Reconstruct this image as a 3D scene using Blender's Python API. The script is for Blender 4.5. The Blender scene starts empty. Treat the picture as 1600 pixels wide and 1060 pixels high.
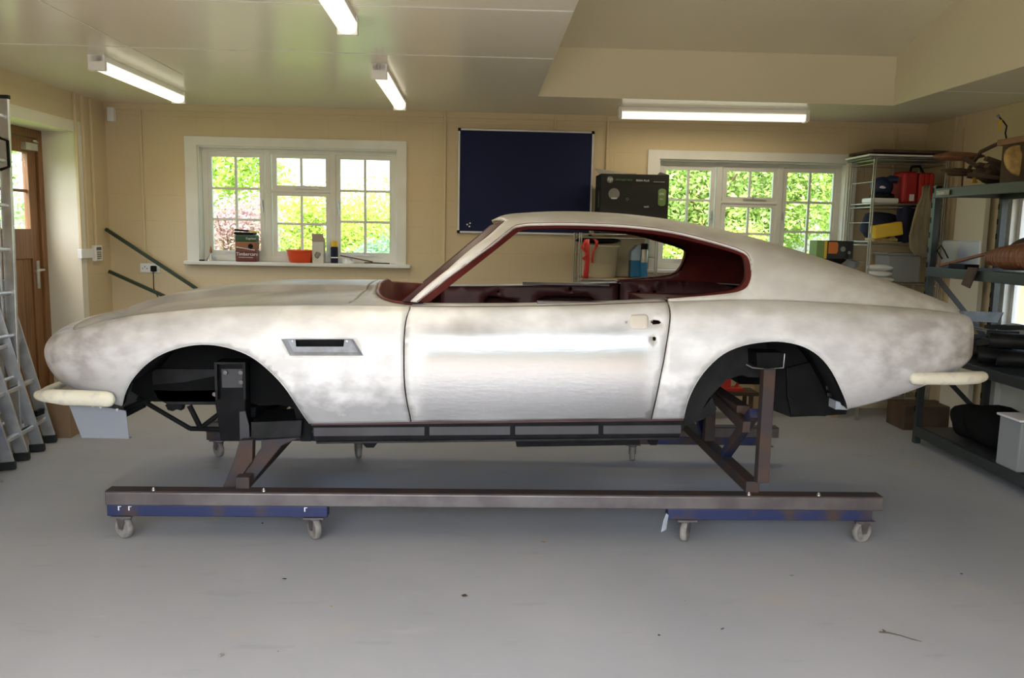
import bpy, bmesh, math, random
from math import sin, cos, pi, radians, sqrt
from mathutils import Vector, Matrix
from mathutils.geometry import delaunay_2d_cdt
random.seed(7)
SC = bpy.context.scene
COL = SC.collection

# ------------------------------------------------------------------ camera
F = 1300.0; HC = 1.56
YAW, PIT, ROL = radians(2.25), radians(7.42), radians(1.15)
_f = Vector((sin(YAW)*cos(PIT), cos(YAW)*cos(PIT), -sin(PIT)))
_r = Vector((cos(YAW), -sin(YAW), 0)); _u = _r.cross(_f)
CR = _r*cos(ROL)+_u*sin(ROL); CU = -_r*sin(ROL)+_u*cos(ROL); CF = _f
cam_d = bpy.data.cameras.new('camera'); cam = bpy.data.objects.new('camera', cam_d)
cam_d.sensor_width = 36; cam_d.lens = F/1600*36; cam_d.clip_start = 0.05; cam_d.clip_end = 300
M = Matrix.Identity(4)
for i in range(3):
    M[i][0] = CR[i]; M[i][1] = CU[i]; M[i][2] = -CF[i]
M[2][3] = HC
cam.matrix_world = M; COL.objects.link(cam); SC.camera = cam

# ------------------------------------------------------------------ sky, sun, exposure
SC.view_settings.view_transform = 'Standard'; SC.view_settings.look = 'None'
SC.view_settings.gamma = 1; SC.view_settings.use_curve_mapping = False
SC.view_settings.exposure = 0.5
W = bpy.data.worlds.new('sky'); SC.world = W; W.use_nodes = True
nt = W.node_tree; nt.nodes.clear()
sky = nt.nodes.new('ShaderNodeTexSky'); sky.sky_type = 'NISHITA'; sky.sun_disc = False
sky.sun_elevation = radians(52); sky.sun_rotation = radians(200); sky.air_density = 1.0; sky.dust_density = 3.0; sky.ozone_density = 1.0
bg = nt.nodes.new('ShaderNodeBackground'); bg.inputs[1].default_value = 1.0
wo = nt.nodes.new('ShaderNodeOutputWorld')
nt.links.new(sky.outputs[0], bg.inputs[0]); nt.links.new(bg.outputs[0], wo.inputs[0])
sd = bpy.data.lights.new('sun', 'SUN'); sd.energy = 7.0; sd.angle = radians(1.0); sd.color = (1, .93, .82)
so = bpy.data.objects.new('sun', sd); COL.objects.link(so); so.location = (-6, -12, 18)
so.rotation_euler = Vector((0.02, 0.60, -0.95)).to_track_quat('-Z', 'Y').to_euler()

# ------------------------------------------------------------------ camera maths used to size things from the photo
def proj(p):
    v = Vector(p)-Vector((0, 0, HC)); d = v.dot(CF)
    return 800+F*v.dot(CR)/d, 530-F*v.dot(CU)/d
def at(px, py, Y=None, Z=None, X=None):
    d = CR*((px-800)/F)+CU*((530-py)/F)+CF
    k = Y/d.y if Y is not None else ((Z-HC)/d.z if Z is not None else X/d.x)
    return Vector((d.x*k, d.y*k, HC+d.z*k))

# ------------------------------------------------------------------ materials
MATS = {}
def mat(name, col, rough=.5, metal=0, col2=None, scale=5, detail=4, contrast=(.35, .65), bump=0, bscale=60,
        spec=.5, coat=0, emis=0, ecol=None, trans=0, extra=None, sheen=0):
    m = bpy.data.materials.new(name); m.use_nodes = True; MATS[name] = m
    n = m.node_tree; b = n.nodes['Principled BSDF']
    b.inputs['Base Color'].default_value = (*col, 1); b.inputs['Roughness'].default_value = rough
    b.inputs['Metallic'].default_value = metal; b.inputs['Specular IOR Level'].default_value = spec
    b.inputs['Coat Weight'].default_value = coat
    if emis: b.inputs['Emission Color'].default_value = (*(ecol or col), 1); b.inputs['Emission Strength'].default_value = emis
    tc = n.nodes.new('ShaderNodeTexCoord')
    if col2 is not None:
        nz = n.nodes.new('ShaderNodeTexNoise'); nz.inputs['Scale'].default_value = scale; nz.inputs['Detail'].default_value = detail
        n.links.new(tc.outputs['Object'], nz.inputs['Vector'])
        r = n.nodes.new('ShaderNodeValToRGB'); r.color_ramp.elements[0].position = contrast[0]; r.color_ramp.elements[1].position = contrast[1]
        r.color_ramp.elements[0].color = (*col, 1); r.color_ramp.elements[1].color = (*col2, 1)
        n.links.new(nz.outputs['Fac'], r.inputs[0]); n.links.new(r.outputs[0], b.inputs['Base Color'])
    if bump:
        nb = n.nodes.new('ShaderNodeTexNoise'); nb.inputs['Scale'].default_value = bscale; nb.inputs['Detail'].default_value = 3
        n.links.new(tc.outputs['Object'], nb.inputs['Vector'])
        bp = n.nodes.new('ShaderNodeBump'); bp.inputs['Strength'].default_value = bump; bp.inputs['Distance'].default_value = .01
        n.links.new(nb.outputs['Fac'], bp.inputs['Height']); n.links.new(bp.outputs[0], b.inputs['Normal'])
    if extra: extra(m, n, b, tc)
    return m
def N(n, t, **k):
    x = n.nodes.new(t)
    for a, v in k.items(): setattr(x, a, v)
    return x
def mapping(n, tc, sc, loc=(0, 0, 0)):
    mp = N(n, 'ShaderNodeMapping'); mp.inputs['Scale'].default_value = sc; mp.inputs['Location'].default_value = loc
    n.links.new(tc.outputs['Object'], mp.inputs[0]); return mp
def ramp(n, src, p0, p1, c0=(0, 0, 0), c1=(1, 1, 1)):
    r = N(n, 'ShaderNodeValToRGB'); e = r.color_ramp.elements
    e[0].position = p0; e[1].position = p1; e[0].color = (*c0, 1); e[1].color = (*c1, 1)
    n.links.new(src, r.inputs[0]); return r.outputs[0]
def noise(n, vec, s, d=4):
    z = N(n, 'ShaderNodeTexNoise'); z.inputs['Scale'].default_value = s; z.inputs['Detail'].default_value = d
    n.links.new(vec, z.inputs['Vector']); return z.outputs['Fac']
def mixc(n, f, a, b):
    x = N(n, 'ShaderNodeMix', data_type='RGBA')
    if isinstance(f, (int, float)): x.inputs[0].default_value = f
    else: n.links.new(f, x.inputs[0])
    for i, v in ((6, a), (7, b)):
        if isinstance(v, tuple): x.inputs[i].default_value = (*v, 1)
        else: n.links.new(v, x.inputs[i])
    return x.outputs[2]
def mth(n, op, a, b=0.0, c=None):
    x = N(n, 'ShaderNodeMath', operation=op)
    for i, v in enumerate([a, b] + ([c] if c is not None else [])):
        if isinstance(v, (int, float)): x.inputs[i].default_value = v
        else: n.links.new(v, x.inputs[i])
    return x.outputs[0]

def wall_x(m, n, b, tc):
    # painted block courses: faint joints as relief, slightly uneven paint
    sep = N(n, 'ShaderNodeSeparateXYZ'); n.links.new(tc.outputs['Object'], sep.inputs[0])
    comb = N(n, 'ShaderNodeCombineXYZ'); n.links.new(mth(n, 'ADD', sep.outputs[0], sep.outputs[1]), comb.inputs[0]); n.links.new(sep.outputs[2], comb.inputs[1])
    br = N(n, 'ShaderNodeTexBrick'); br.inputs['Scale'].default_value = 1; br.inputs['Brick Width'].default_value = .45; br.inputs['Row Height'].default_value = .225
    br.inputs['Mortar Size'].default_value = .006; br.inputs['Mortar Smooth'].default_value = .6
    n.links.new(comb.outputs[0], br.inputs[0])
    f = noise(n, tc.outputs['Object'], 90, 3); g = noise(n, tc.outputs['Object'], 4, 3)
    h = mth(n, 'SUBTRACT', mth(n, 'MULTIPLY', f, .35), mth(n, 'MULTIPLY', br.outputs['Fac'], mth(n, 'MULTIPLY', g, 1.1)))
    bp = N(n, 'ShaderNodeBump'); bp.inputs['Strength'].default_value = .35; bp.inputs['Distance'].default_value = .006
    n.links.new(h, bp.inputs['Height']); n.links.new(bp.outputs[0], b.inputs['Normal'])
def floor_x(m, n, b, tc):
    o = tc.outputs['Object']
    c = mixc(n, ramp(n, noise(n, o, .9, 5), .35, .68), (.36, .372, .39), (.43, .44, .455))
    fine = ramp(n, noise(n, o, 260, 2), .3, .75)
    c = mixc(n, mth(n, 'MULTIPLY', fine, .12), c, (.30, .31, .33))
    st = mth(n, 'MULTIPLY', ramp(n, noise(n, mapping(n, tc, (1, 1, 1), (3.7, 1.1, 0)).outputs[0], 2.3, 3), .66, .74), .35)
    c = mixc(n, st, c, (.47, .42, .30))
    sc = mth(n, 'MULTIPLY', ramp(n, noise(n, mapping(n, tc, (1, 3.5, 1), (9, 2, 0)).outputs[0], 3.1, 5), .62, .72), .30)
    c = mixc(n, sc, c, (.27, .28, .30))
    lt = mth(n, 'MULTIPLY', ramp(n, noise(n, mapping(n, tc, (.6, 2.2, 1), (-4, 5, 0)).outputs[0], 2.6, 5), .66, .75), .35)
    c = mixc(n, lt, c, (.6, .6, .58))
    v = N(n, 'ShaderNodeTexVoronoi'); v.inputs['Scale'].default_value = 7; v.inputs['Randomness'].default_value = 1; n.links.new(o, v.inputs['Vector'])
    sp = ramp(n, v.outputs['Distance'], .018, .03, (1, 1, 1), (0, 0, 0))
    rnd = ramp(n, noise(n, o, 2.0, 1), .48, .52)
    c = mixc(n, mth(n, 'MULTIPLY', mth(n, 'MULTIPLY', sp, rnd), .8), c, (.06, .055, .05))
    n.links.new(c, b.inputs['Base Color'])
    rr = N(n, 'ShaderNodeMapRange'); rr.inputs['To Min'].default_value = .38; rr.inputs['To Max'].default_value = .6
    n.links.new(noise(n, o, 3, 5), rr.inputs[0]); n.links.new(rr.outputs[0], b.inputs['Roughness'])
    bp = N(n, 'ShaderNodeBump'); bp.inputs['Strength'].default_value = .08; bp.inputs['Distance'].default_value = .004
    n.links.new(noise(n, o, 140, 3), bp.inputs['Height']); n.links.new(bp.outputs[0], b.inputs['Normal'])
def ceil_x(m, n, b, tc):
    o = tc.outputs['Object']
    bp = N(n, 'ShaderNodeBump'); bp.inputs['Strength'].default_value = .25; bp.inputs['Distance'].default_value = .02
    n.links.new(noise(n, o, 1.6, 2), bp.inputs['Height']); n.links.new(bp.outputs[0], b.inputs['Normal'])
def body_x(polish):
    def fx(m, n, b, tc):
        o = tc.outputs['Object']
        sep = N(n, 'ShaderNodeSeparateXYZ'); n.links.new(o, sep.inputs[0])
        big = noise(n, mapping(n, tc, (1.5, 1, 2.4)).outputs[0], 3.4, 10)
        fn = noise(n, mapping(n, tc, (1, 1, 1.5), (5, 2, 1)).outputs[0], 11, 9)
        base = mixc(n, ramp(n, big, .40, .62), (.75, .745, .74), (.93, .93, .925))
        # ends of the shell keep grey-brown etch primer patches
        ends = mth(n, 'ABSOLUTE', mth(n, 'SUBTRACT', sep.outputs[0], .0))
        ef = N(n, 'ShaderNodeMapRange'); ef.inputs['From Min'].default_value = 1.15; ef.inputs['From Max'].default_value = 2.2; ef.inputs['To Max'].default_value = .85
        n.links.new(ends, ef.inputs[0])
        patch = ramp(n, mth(n, 'ADD', mth(n, 'MULTIPLY', big, .6), mth(n, 'MULTIPLY', fn, .45)), .42, .62)
        c = mixc(n, mth(n, 'MULTIPLY', mth(n, 'ADD', mth(n, 'MULTIPLY', patch, .75), .25), ef.outputs[0]), base, (.30, .27, .265))
        # panel bottoms greyer: shade under the tuck, put into the colour
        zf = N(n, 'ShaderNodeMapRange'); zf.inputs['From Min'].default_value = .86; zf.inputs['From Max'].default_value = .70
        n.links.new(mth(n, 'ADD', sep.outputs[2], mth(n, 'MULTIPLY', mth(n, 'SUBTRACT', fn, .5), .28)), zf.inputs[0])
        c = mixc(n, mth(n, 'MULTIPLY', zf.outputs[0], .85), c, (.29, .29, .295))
        # upper surfaces: warm primer tone, with the dimmer light there painted in
        tf = N(n, 'ShaderNodeMapRange'); tf.inputs['From Min'].default_value = 1.165; tf.inputs['From Max'].default_value = 1.205
        n.links.new(mth(n, 'ADD', sep.outputs[2], mth(n, 'MULTIPLY', mth(n, 'SUBTRACT', fn, .5), .08)), tf.inputs[0])
        c = mixc(n, mth(n, 'MULTIPLY', tf.outputs[0], .35), c, (.62, .58, .50))
        met = mth(n, 'MULTIPLY', ramp(n, fn, .35, .7), .35)
        rough = mth(n, 'ADD', mth(n, 'MULTIPLY', fn, .16), .38)
        if polish:
            def box(a0, a1, s):  # soft-edged window along one axis
                x0 = N(n, 'ShaderNodeMapRange', interpolation_type='SMOOTHERSTEP'); x0.inputs['From Min'].default_value = a0; x0.inputs['From Max'].default_value = a0+.15
                x1 = N(n, 'ShaderNodeMapRange', interpolation_type='SMOOTHERSTEP'); x1.inputs['From Min'].default_value = a1; x1.inputs['From Max'].default_value = a1-.15
                n.links.new(s, x0.inputs[0]); n.links.new(s, x1.inputs[0]); return mth(n, 'MULTIPLY', x0.outputs[0], x1.outputs[0])
            w = mth(n, 'MULTIPLY', mth(n, 'SUBTRACT', noise(n, o, 3.0, 3), .5), .22)
            mask = mth(n, 'MULTIPLY', box(-.55, .70, mth(n, 'ADD', sep.outputs[0], w)), box(.56, 1.16, mth(n, 'ADD', sep.outputs[2], w)))
            c = mixc(n, mask, c, (.43, .43, .425))
            met = mth(n, 'ADD', mth(n, 'MULTIPLY', mask, 1.0), mth(n, 'MULTIPLY', mth(n, 'SUBTRACT', 1, mask), met))
            rough = mth(n, 'ADD', mth(n, 'MULTIPLY', mask, .275), mth(n, 'MULTIPLY', mth(n, 'SUBTRACT', 1, mask), rough))
            b.inputs['Anisotropic'].default_value = 0.0
        n.links.new(c, b.inputs['Base Color']); n.links.new(met, b.inputs['Metallic']); n.links.new(rough, b.inputs['Roughness'])
        bp = N(n, 'ShaderNodeBump'); bp.inputs['Strength'].default_value = .05; bp.inputs['Distance'].default_value = .01
        n.links.new(noise(n, mapping(n, tc, (3, 1, 14)).outputs[0], 6, 3), bp.inputs['Height']); n.links.new(bp.outputs[0], b.inputs['Normal'])
    return fx
def leaf_x(c1, c2, c3):
    def fx(m, n, b, tc):
        o = tc.outputs['Object']
        c = mixc(n, ramp(n, noise(n, o, 1.7, 4), .38, .6), c1, c2)
        c = mixc(n, ramp(n, noise(n, o, 14, 2), .5, .62), c, c3)
        n.links.new(c, b.inputs['Base Color'])
        tr = N(n, 'ShaderNodeBsdfTranslucent'); n.links.new(c, tr.inputs[0])
        mx = N(n, 'ShaderNodeMixShader'); mx.inputs[0].default_value = .45
        out = n.nodes['Material Output']
        n.links.new(b.outputs[0], mx.inputs[1]); n.links.new(tr.outputs[0], mx.inputs[2]); n.links.new(mx.outputs[0], out.inputs[0])
    return fx
def glass_x(m, n, b, tc):
    t = N(n, 'ShaderNodeBsdfTransparent'); g = N(n, 'ShaderNodeBsdfGlossy'); g.inputs['Roughness'].default_value = .02
    t.inputs[0].default_value = (.96, .98, .97, 1)
    lw = N(n, 'ShaderNodeLayerWeight'); lw.inputs[0].default_value = .5
    class fr: outputs = [mth(n, 'ADD', mth(n, 'MULTIPLY', mth(n, 'POWER', lw.outputs['Facing'], 4), .6), .03)]
    mx = N(n, 'ShaderNodeMixShader'); n.links.new(fr.outputs[0], mx.inputs[0]); n.links.new(t.outputs[0], mx.inputs[1]); n.links.new(g.outputs[0], mx.inputs[2])
    n.links.new(mx.outputs[0], n.nodes['Material Output'].inputs[0])
def wood_x(c1, c2, axis=2, s=9):
    def fx(m, n, b, tc):
        sc = [s*6]*3; sc[axis] = s*.35
        f = noise(n, mapping(n, tc, tuple(sc)).outputs[0], 1, 5)
        n.links.new(ramp(n, f, .35, .65, c1, c2), b.inputs['Base Color'])
    return fx
def clear_plastic_x(m, n, b, tc):
    t = N(n, 'ShaderNodeBsdfTransparent'); t.inputs[0].default_value = (.9, .92, .93, 1)
    mx = N(n, 'ShaderNodeMixShader'); mx.inputs[0].default_value = .45
    n.links.new(t.outputs[0], mx.inputs[1]); n.links.new(b.outputs[0], mx.inputs[2]); n.links.new(mx.outputs[0], n.nodes['Material Output'].inputs[0])

mat('wall', (.64, .52, .33), .75, extra=wall_x)
mat('ceiling', (.74, .69, .56), .24, extra=ceil_x)
mat('well', (.74, .68, .50), .6)
mat('floor', (.42, .43, .45), .45, extra=floor_x)
mat('white_paint', (.78, .77, .72), .45, col2=(.70, .69, .62), scale=3)
mat('plaster', (.74, .70, .58), .6)
mat('body', (.8, .8, .78), .45, extra=body_x(False))
mat('door_skin', (.8, .8, .78), .35, extra=body_x(True))
mat('body_top_shaded', (.30, .28, .25), .5, col2=(.46, .43, .385), scale=3.2, detail=9, contrast=(.38, .64))  # grey-brown primer, darkened to carry the weaker light on top surfaces
mat('maroon', (.17, .028, .022), .42, col2=(.13, .02, .018), scale=6)
mat('maroon_dark', (.085, .022, .022), .5, col2=(.06, .015, .016), scale=8)
mat('brown_primer', (.28, .12, .06), .6)
mat('black', (.007, .007, .008), .6, col2=(.013, .013, .013), scale=9, spec=.10)
mat('black_matt', (.009, .009, .009), .9, spec=.08)
mat('chassis', (.022, .022, .023), .5, col2=(.009, .009, .009), scale=10, spec=.2)
mat('sill_grey', (.055, .055, .06), .5, col2=(.04, .035, .04), scale=5)
mat('filler', (.80, .76, .60), .55, col2=(.62, .60, .52), scale=16, contrast=(.5, .68))
mat('pad', (.78, .73, .64), .5)
mat('valance', (.25, .27, .30), .5)
mat('vent_grey', (.38, .41, .46), .5, col2=(.28, .29, .31), scale=20)
mat('steel', (.14, .12, .12), .42, .6, col2=(.20, .18, .17), scale=7)
mat('rusty', (.085, .05, .036), .7, .2, col2=(.05, .045, .05), scale=9)
mat('blue_rust', (.018, .028, .095), .5, .1, col2=(.07, .045, .035), scale=6, contrast=(.48, .62))
mat('zinc', (.6, .6, .6), .3, .9)
mat('chrome', (.42, .41, .38), .3, .8)
mat('silver_frame', (.6, .6, .61), .35, .3)
mat('alu', (.68, .69, .70), .38, .85, col2=(.55, .56, .57), scale=12)
mat('caster_tyre', (.30, .28, .25), .7, col2=(.20, .18, .16), scale=30)
mat('rubber', (.02, .02, .02), .8)
mat('oak', (.33, .14, .045), .45, extra=wood_x((.17, .075, .025), (.27, .125, .045)))
mat('tube', (1, .95, .82), .4, emis=9, ecol=(1, .88, .66))
mat('diffuser', (.95, .92, .82), .4, emis=.85, ecol=(1, .92, .76))
mat('fitting', (.85, .84, .80), .4)
mat('navy', (.008, .014, .055), .95, col2=(.012, .018, .07), scale=200)
mat('glass', (1, 1, 1), 0, extra=glass_x)
mat('card_black', (.014, .014, .013), .5)
mat('card_brown', (.30, .19, .10), .85, col2=(.25, .15, .08), scale=4)
mat('white', (.85, .85, .84), .5)
mat('text_white', (.85, .86, .86), .6)
mat('text_green', (.12, .30, .12), .6)
mat('lab_green', (.20, .32, .10), .6)
mat('lab_grey', (.25, .25, .22), .5)
mat('red', (.62, .03, .02), .4)
mat('orange_red', (.85, .09, .02), .35)
mat('red_case', (.42, .02, .025), .4)
mat('tin_green', (.02, .07, .03), .4)
mat('tin_red', (.14, .03, .02), .4)
mat('tin_wood', (.30, .12, .05), .5)
mat('yellow', (.75, .48, .02), .45)
mat('orange', (.65, .17, .02), .5)
mat('blue_liquid', (.03, .20, .42), .3)
mat('blue_pale', (.45, .6, .75), .3)
mat('blue_tool', (.012, .025, .075), .5)
mat('navy_cloth', (.010, .012, .035), .9)
mat('blue_reel', (.01, .06, .55), .35)
mat('cream_plastic', (.66, .58, .38), .5)
mat('beige_cloth', (.34, .28, .18), .9, col2=(.26, .21, .14), scale=8, bump=.3, bscale=12)
mat('towel', (.75, .74, .70), .95, bump=.4, bscale=120)
mat('tub', (.55, .57, .58), .3, extra=clear_plastic_x)
mat('rack_green', (.028, .036, .035), .45)
mat('rack_dark', (.03, .032, .034), .5)
mat('leather', (.26, .11, .05), .55, col2=(.20, .08, .035), scale=6)
mat('dark_brown', (.06, .035, .022), .8, col2=(.10, .06, .035), scale=7)
mat('green_rod', (.02, .04, .02), .5)
mat('grey_metal', (.22, .22, .22), .45, .4, col2=(.12, .12, .12), scale=6)
mat('shelf_board', (.42, .30, .17), .7)
mat('carton', (.62, .60, .52), .6)
mat('pink_grey', (.35, .26, .24), .6)
mat('mat_brown', (.10, .04, .02), .8)
mat('yellow_old', (.55, .38, .12), .7, col2=(.35, .22, .08), scale=20)
mat('gravel', (.28, .225, .15), .9, col2=(.23, .185, .125), scale=40)
mat('grass', (.14, .24, .04), .9, col2=(.22, .32, .06), scale=8)
mat('bark', (.12, .08, .05), .9)
mat('hedge', (.05, .09, .05), .9, col2=(.09, .15, .07), scale=3)
mat('brick_wall', (.30, .17, .11), .9, col2=(.36, .22, .15), scale=6)
mat('leaf_lime', (.3, .5, .05), .6, extra=leaf_x((.36, .50, .06), (.50, .64, .12), (.68, .78, .28)))
mat('leaf_green', (.15, .3, .04), .6, extra=leaf_x((.20, .32, .07), (.36, .50, .12), (.55, .66, .28)))
mat('leaf_yellow', (.6, .6, .08), .6, extra=leaf_x((.35, .42, .04), (.62, .60, .07), (.8, .7, .14)))
mat('blossom', (.75, .5, .52), .6, extra=leaf_x((.34, .20, .20), (.55, .38, .37), (.66, .50, .47)))
mat('leaf_blue', (.2, .32, .22), .6, extra=leaf_x((.16, .30, .16), (.25, .42, .26), (.4, .52, .4)))
mat('gold_leaf', (.45, .28, .06), .7)
mat('twig', (.1, .08, .05), .9)

# ------------------------------------------------------------------ mesh builder
class MB:
    def __init__(s): s.v = []; s.f = []; s.sm = []
    def add(s, vs, fs, smooth=False):
        o = len(s.v); s.v += [Vector(p) for p in vs]
        for f in fs: s.f.append([i+o for i in f]); s.sm.append(smooth)
        return s
    def box(s, x0, x1, y0, y1, z0, z1):
        x0, x1 = min(x0, x1), max(x0, x1); y0, y1 = min(y0, y1), max(y0, y1); z0, z1 = min(z0, z1), max(z0, z1)
        e = .00013*((len(s.v)//8) % 9); x0 += e; x1 -= e; y0 += e; y1 -= e; z0 += e; z1 -= e   # no two faces of one mesh exactly coincide
        v = [(x, y, z) for z in (z0, z1) for y in (y0, y1) for x in (x0, x1)]
        return s.add(v, [(0, 2, 3, 1), (4, 5, 7, 6), (0, 1, 5, 4), (2, 6, 7, 3), (0, 4, 6, 2), (1, 3, 7, 5)])
    def obox(s, c, size, rot):   # oriented box; rot is a 3x3 matrix
        c = Vector(c); h = Vector(size)/2
        v = [c+rot@Vector((x*h.x, y*h.y, z*h.z)) for z in (-1, 1) for y in (-1, 1) for x in (-1, 1)]
        return s.add(v, [(0, 2, 3, 1), (4, 5, 7, 6), (0, 1, 5, 4), (2, 6, 7, 3), (0, 4, 6, 2), (1, 3, 7, 5)])
    def bar(s, a, b, w, h, up=(0, 0, 1)):   # rectangular bar from a to b; h measured along 'up'
        a = Vector(a); b = Vector(b); d = (b-a).normalized(); up = Vector(up)
        sd = d.cross(up).normalized(); u = sd.cross(d).normalized()
        R = Matrix((d, sd, u)).transposed()
        return s.obox((a+b)/2, ((b-a).length, w, h), R)
    def tube(s, path, r, n=10, caps=True, closed=False, smooth=True):
        path = [Vector(p) for p in path]; m = len(path); rings = []
        rr = r if isinstance(r, (list, tuple)) else [r]*m
        prev = None
        for i, p in enumerate(path):
            if closed: d = path[(i+1) % m]-path[i-1]
            else: d = path[min(i+1, m-1)]-path[max(i-1, 0)]
            d.normalize()
            if prev is None:
                a = Vector((0, 0, 1)) if abs(d.z) < .9 else Vector((1, 0, 0)); x = d.cross(a).normalized()
            else:
                x = (prev-d*prev.dot(d)).normalized()
            prev = x; y = d.cross(x)
            rings.append([p+(x*cos(2*pi*k/n)+y*sin(2*pi*k/n))*rr[i] for k in range(n)])
        vs = [q for g in rings for q in g]; fs = []
        for i in range(m if closed else m-1):
            j = (i+1) % m
            for k in range(n): fs.append((i*n+k, i*n+(k+1) % n, j*n+(k+1) % n, j*n+k))
        s.add(vs, fs, smooth)
        if caps and not closed: s.add(rings[0], [list(range(n))[::-1]]); s.add(rings[-1], [list(range(n))])
        return s
    def lathe(s, c, prof, n=24, axis='z', smooth=True, cap=True):
        c = Vector(c); rings = []
        for r, h in prof:
            g = []
            for k in range(n):
                a = 2*pi*k/n; p = (r*cos(a), r*sin(a), h)
                if axis == 'y': p = (p[0], h, p[1])
                if axis == 'x': p = (h, p[0], p[1])
                g.append(c+Vector(p))
            rings.append(g)
        vs = [q for g in rings for q in g]; fs = []
        for i in range(len(prof)-1):
            for k in range(n): fs.append((i*n+k, i*n+(k+1) % n, (i+1)*n+(k+1) % n, (i+1)*n+k))
        s.add(vs, fs, smooth)
        if cap:
            if prof[0][0] > 1e-4: s.add(rings[0], [list(range(n))[::-1]])
            if prof[-1][0] > 1e-4: s.add(rings[-1], [list(range(n))])
        return s
    def prism(s, a, b):   # two matching outlines
        n = len(a); s.add(list(a)+list(b), [list(range(n))[::-1], list(range(n, 2*n))]+[(i, (i+1) % n, n+(i+1) % n, n+i) for i in range(n)])
        return s
    def plate(s, px, Y, th):   # outline traced at distance Y, thickness away from us
        a = [at(x, y, Y=Y) for x, y in px]; return s.prism(a, [p+Vector((0, th, 0)) for p in a])
    def platex(s, px, X, th):  # outline in a plane across the room at X
        a = [at(x, y, X=X) for x, y in px]; return s.prism(a, [p+Vector((th, 0, 0)) for p in a])
    def loft(s, rings, closed=False, smooth=True):
        n = len(rings[0]); vs = [p for g in rings for p in g]; fs = []
        for i in range(len(rings)-1):
            for k in range(n if closed else n-1): fs.append((i*n+k, i*n+(k+1) % n, (i+1)*n+(k+1) % n, (i+1)*n+k))
        return s.add(vs, fs, smooth)
    def blob(s, c, size, n=3, amp=.12, seed=0, flat=None):
        bm = bmesh.new(); bmesh.ops.create_icosphere(bm, subdivisions=n, radius=1)
        rnd = random.Random(seed); k = [Vector((rnd.uniform(-3, 3), rnd.uniform(-3, 3), rnd.uniform(-3, 3))) for _ in range(5)]
        vs = []
        for v in bm.verts:
            p = v.co.copy(); w = 1+amp*sum(sin(p.dot(q)*1.7+j) for j, q in enumerate(k))/2.2
            p *= w; p = Vector((p.x*size[0], p.y*size[1], p.z*size[2]))
            if flat is not None: p.z = max(p.z, -size[2]*flat)
            vs.append(p+Vector(c))
        bm.verts.index_update(); s.add(vs, [[v.index for v in f.verts] for f in bm.faces], True); bm.free(); return s

WLOC = {}
def link(o, parent):
    COL.objects.link(o)
    if parent is not None: o.parent = parent
def part(name, mb, m, parent=None, bevel=0, solid=None, subsurf=0, label=None, seg=2):
    off = WLOC.get(parent.name, Vector()) if parent is not None else Vector()
    me = bpy.data.meshes.new(name); me.from_pydata([tuple(v-off) for v in mb.v], [], mb.f)
    me.polygons.foreach_set('use_smooth', mb.sm); me.update()
    ms = m if isinstance(m, (list, tuple)) else [m]
    for x in ms: me.materials.append(MATS[x])
    bm = bmesh.new(); bm.from_mesh(me)
    if solid is None: bmesh.ops.recalc_face_normals(bm, faces=bm.faces)
    bm.to_mesh(me); bm.free()
    o = bpy.data.objects.new(name, me); link(o, parent); WLOC[o.name] = off.copy()
    if solid is not None:
        md = o.modifiers.new('thick', 'SOLIDIFY'); md.thickness = solid; md.offset = -1
        if len(ms) > 1: md.material_offset = 1; md.material_offset_rim = 0
    if bevel:
        md = o.modifiers.new('edge', 'BEVEL'); md.width = bevel; md.segments = seg; md.limit_method = 'ANGLE'; md.angle_limit = radians(40)
    if subsurf:
        md = o.modifiers.new('sub', 'SUBSURF'); md.levels = subsurf; md.render_levels = subsurf
    if label: o['label'] = label
    return o
def tag(o, label, cat, group=None, kind=None):
    o['label'] = label; o['category'] = cat
    if group: o['group'] = group
    if kind: o['kind'] = kind
    return o
def thing(name, label, cat, loc=(0, 0, 0), group=None):
    o = bpy.data.objects.new(name, None); o.empty_display_size = .1; COL.objects.link(o); o.location = loc
    WLOC[o.name] = Vector(loc); return tag(o, label, cat, group)
def solo(name, mb, m, label, cat, group=None, **k):   # a thing that is one mesh
    o = part(name, mb, m, None, **k); return tag(o, label, cat, group)
def struct(name, mb, m, parent=None, label=None, **k):
    o = part(name, mb, m, parent, **k)
    if parent is None: o['kind'] = 'structure'
    if label: o['label'] = label
    return o
def sempty(name, loc=(0, 0, 0)):
    o = bpy.data.objects.new(name, None); COL.objects.link(o); o.location = loc; o['kind'] = 'structure'; WLOC[o.name] = Vector(loc); return o
def dup(root, loc, rotz=None, label=None, group=None):
    r = root.copy(); COL.objects.link(r); r.location = loc
    if rotz is not None: r.rotation_euler = (0, 0, rotz)
    if label: r['label'] = label
    if group: r['group'] = group
    for ch in list(root.children):
        c = ch.copy(); COL.objects.link(c); c.parent = r
        for g in list(ch.children):
            d = g.copy(); COL.objects.link(d); d.parent = c
    return r
def text(s, size, origin, xdir, ydir, m, parent, name='lettering', depth=.0008, align='LEFT'):
    cu = bpy.data.curves.new(name, 'FONT'); cu.body = s; cu.size = size; cu.extrude = depth; cu.align_x = align
    tmp = bpy.data.objects.new('t', cu); COL.objects.link(tmp); bpy.context.view_layer.update()
    me = bpy.data.meshes.new_from_object(tmp.evaluated_get(bpy.context.evaluated_depsgraph_get()))
    bpy.data.objects.remove(tmp); xd = Vector(xdir).normalized(); yd = Vector(ydir).normalized(); zd = xd.cross(yd)
    R = Matrix((xd, yd, zd)).transposed(); off = WLOC.get(parent.name, Vector())
    for v in me.vertices: v.co = R@v.co+Vector(origin)-off
    me.materials.clear(); me.materials.append(MATS[m])
    o = bpy.data.objects.new(name, me); link(o, parent); return o
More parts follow.
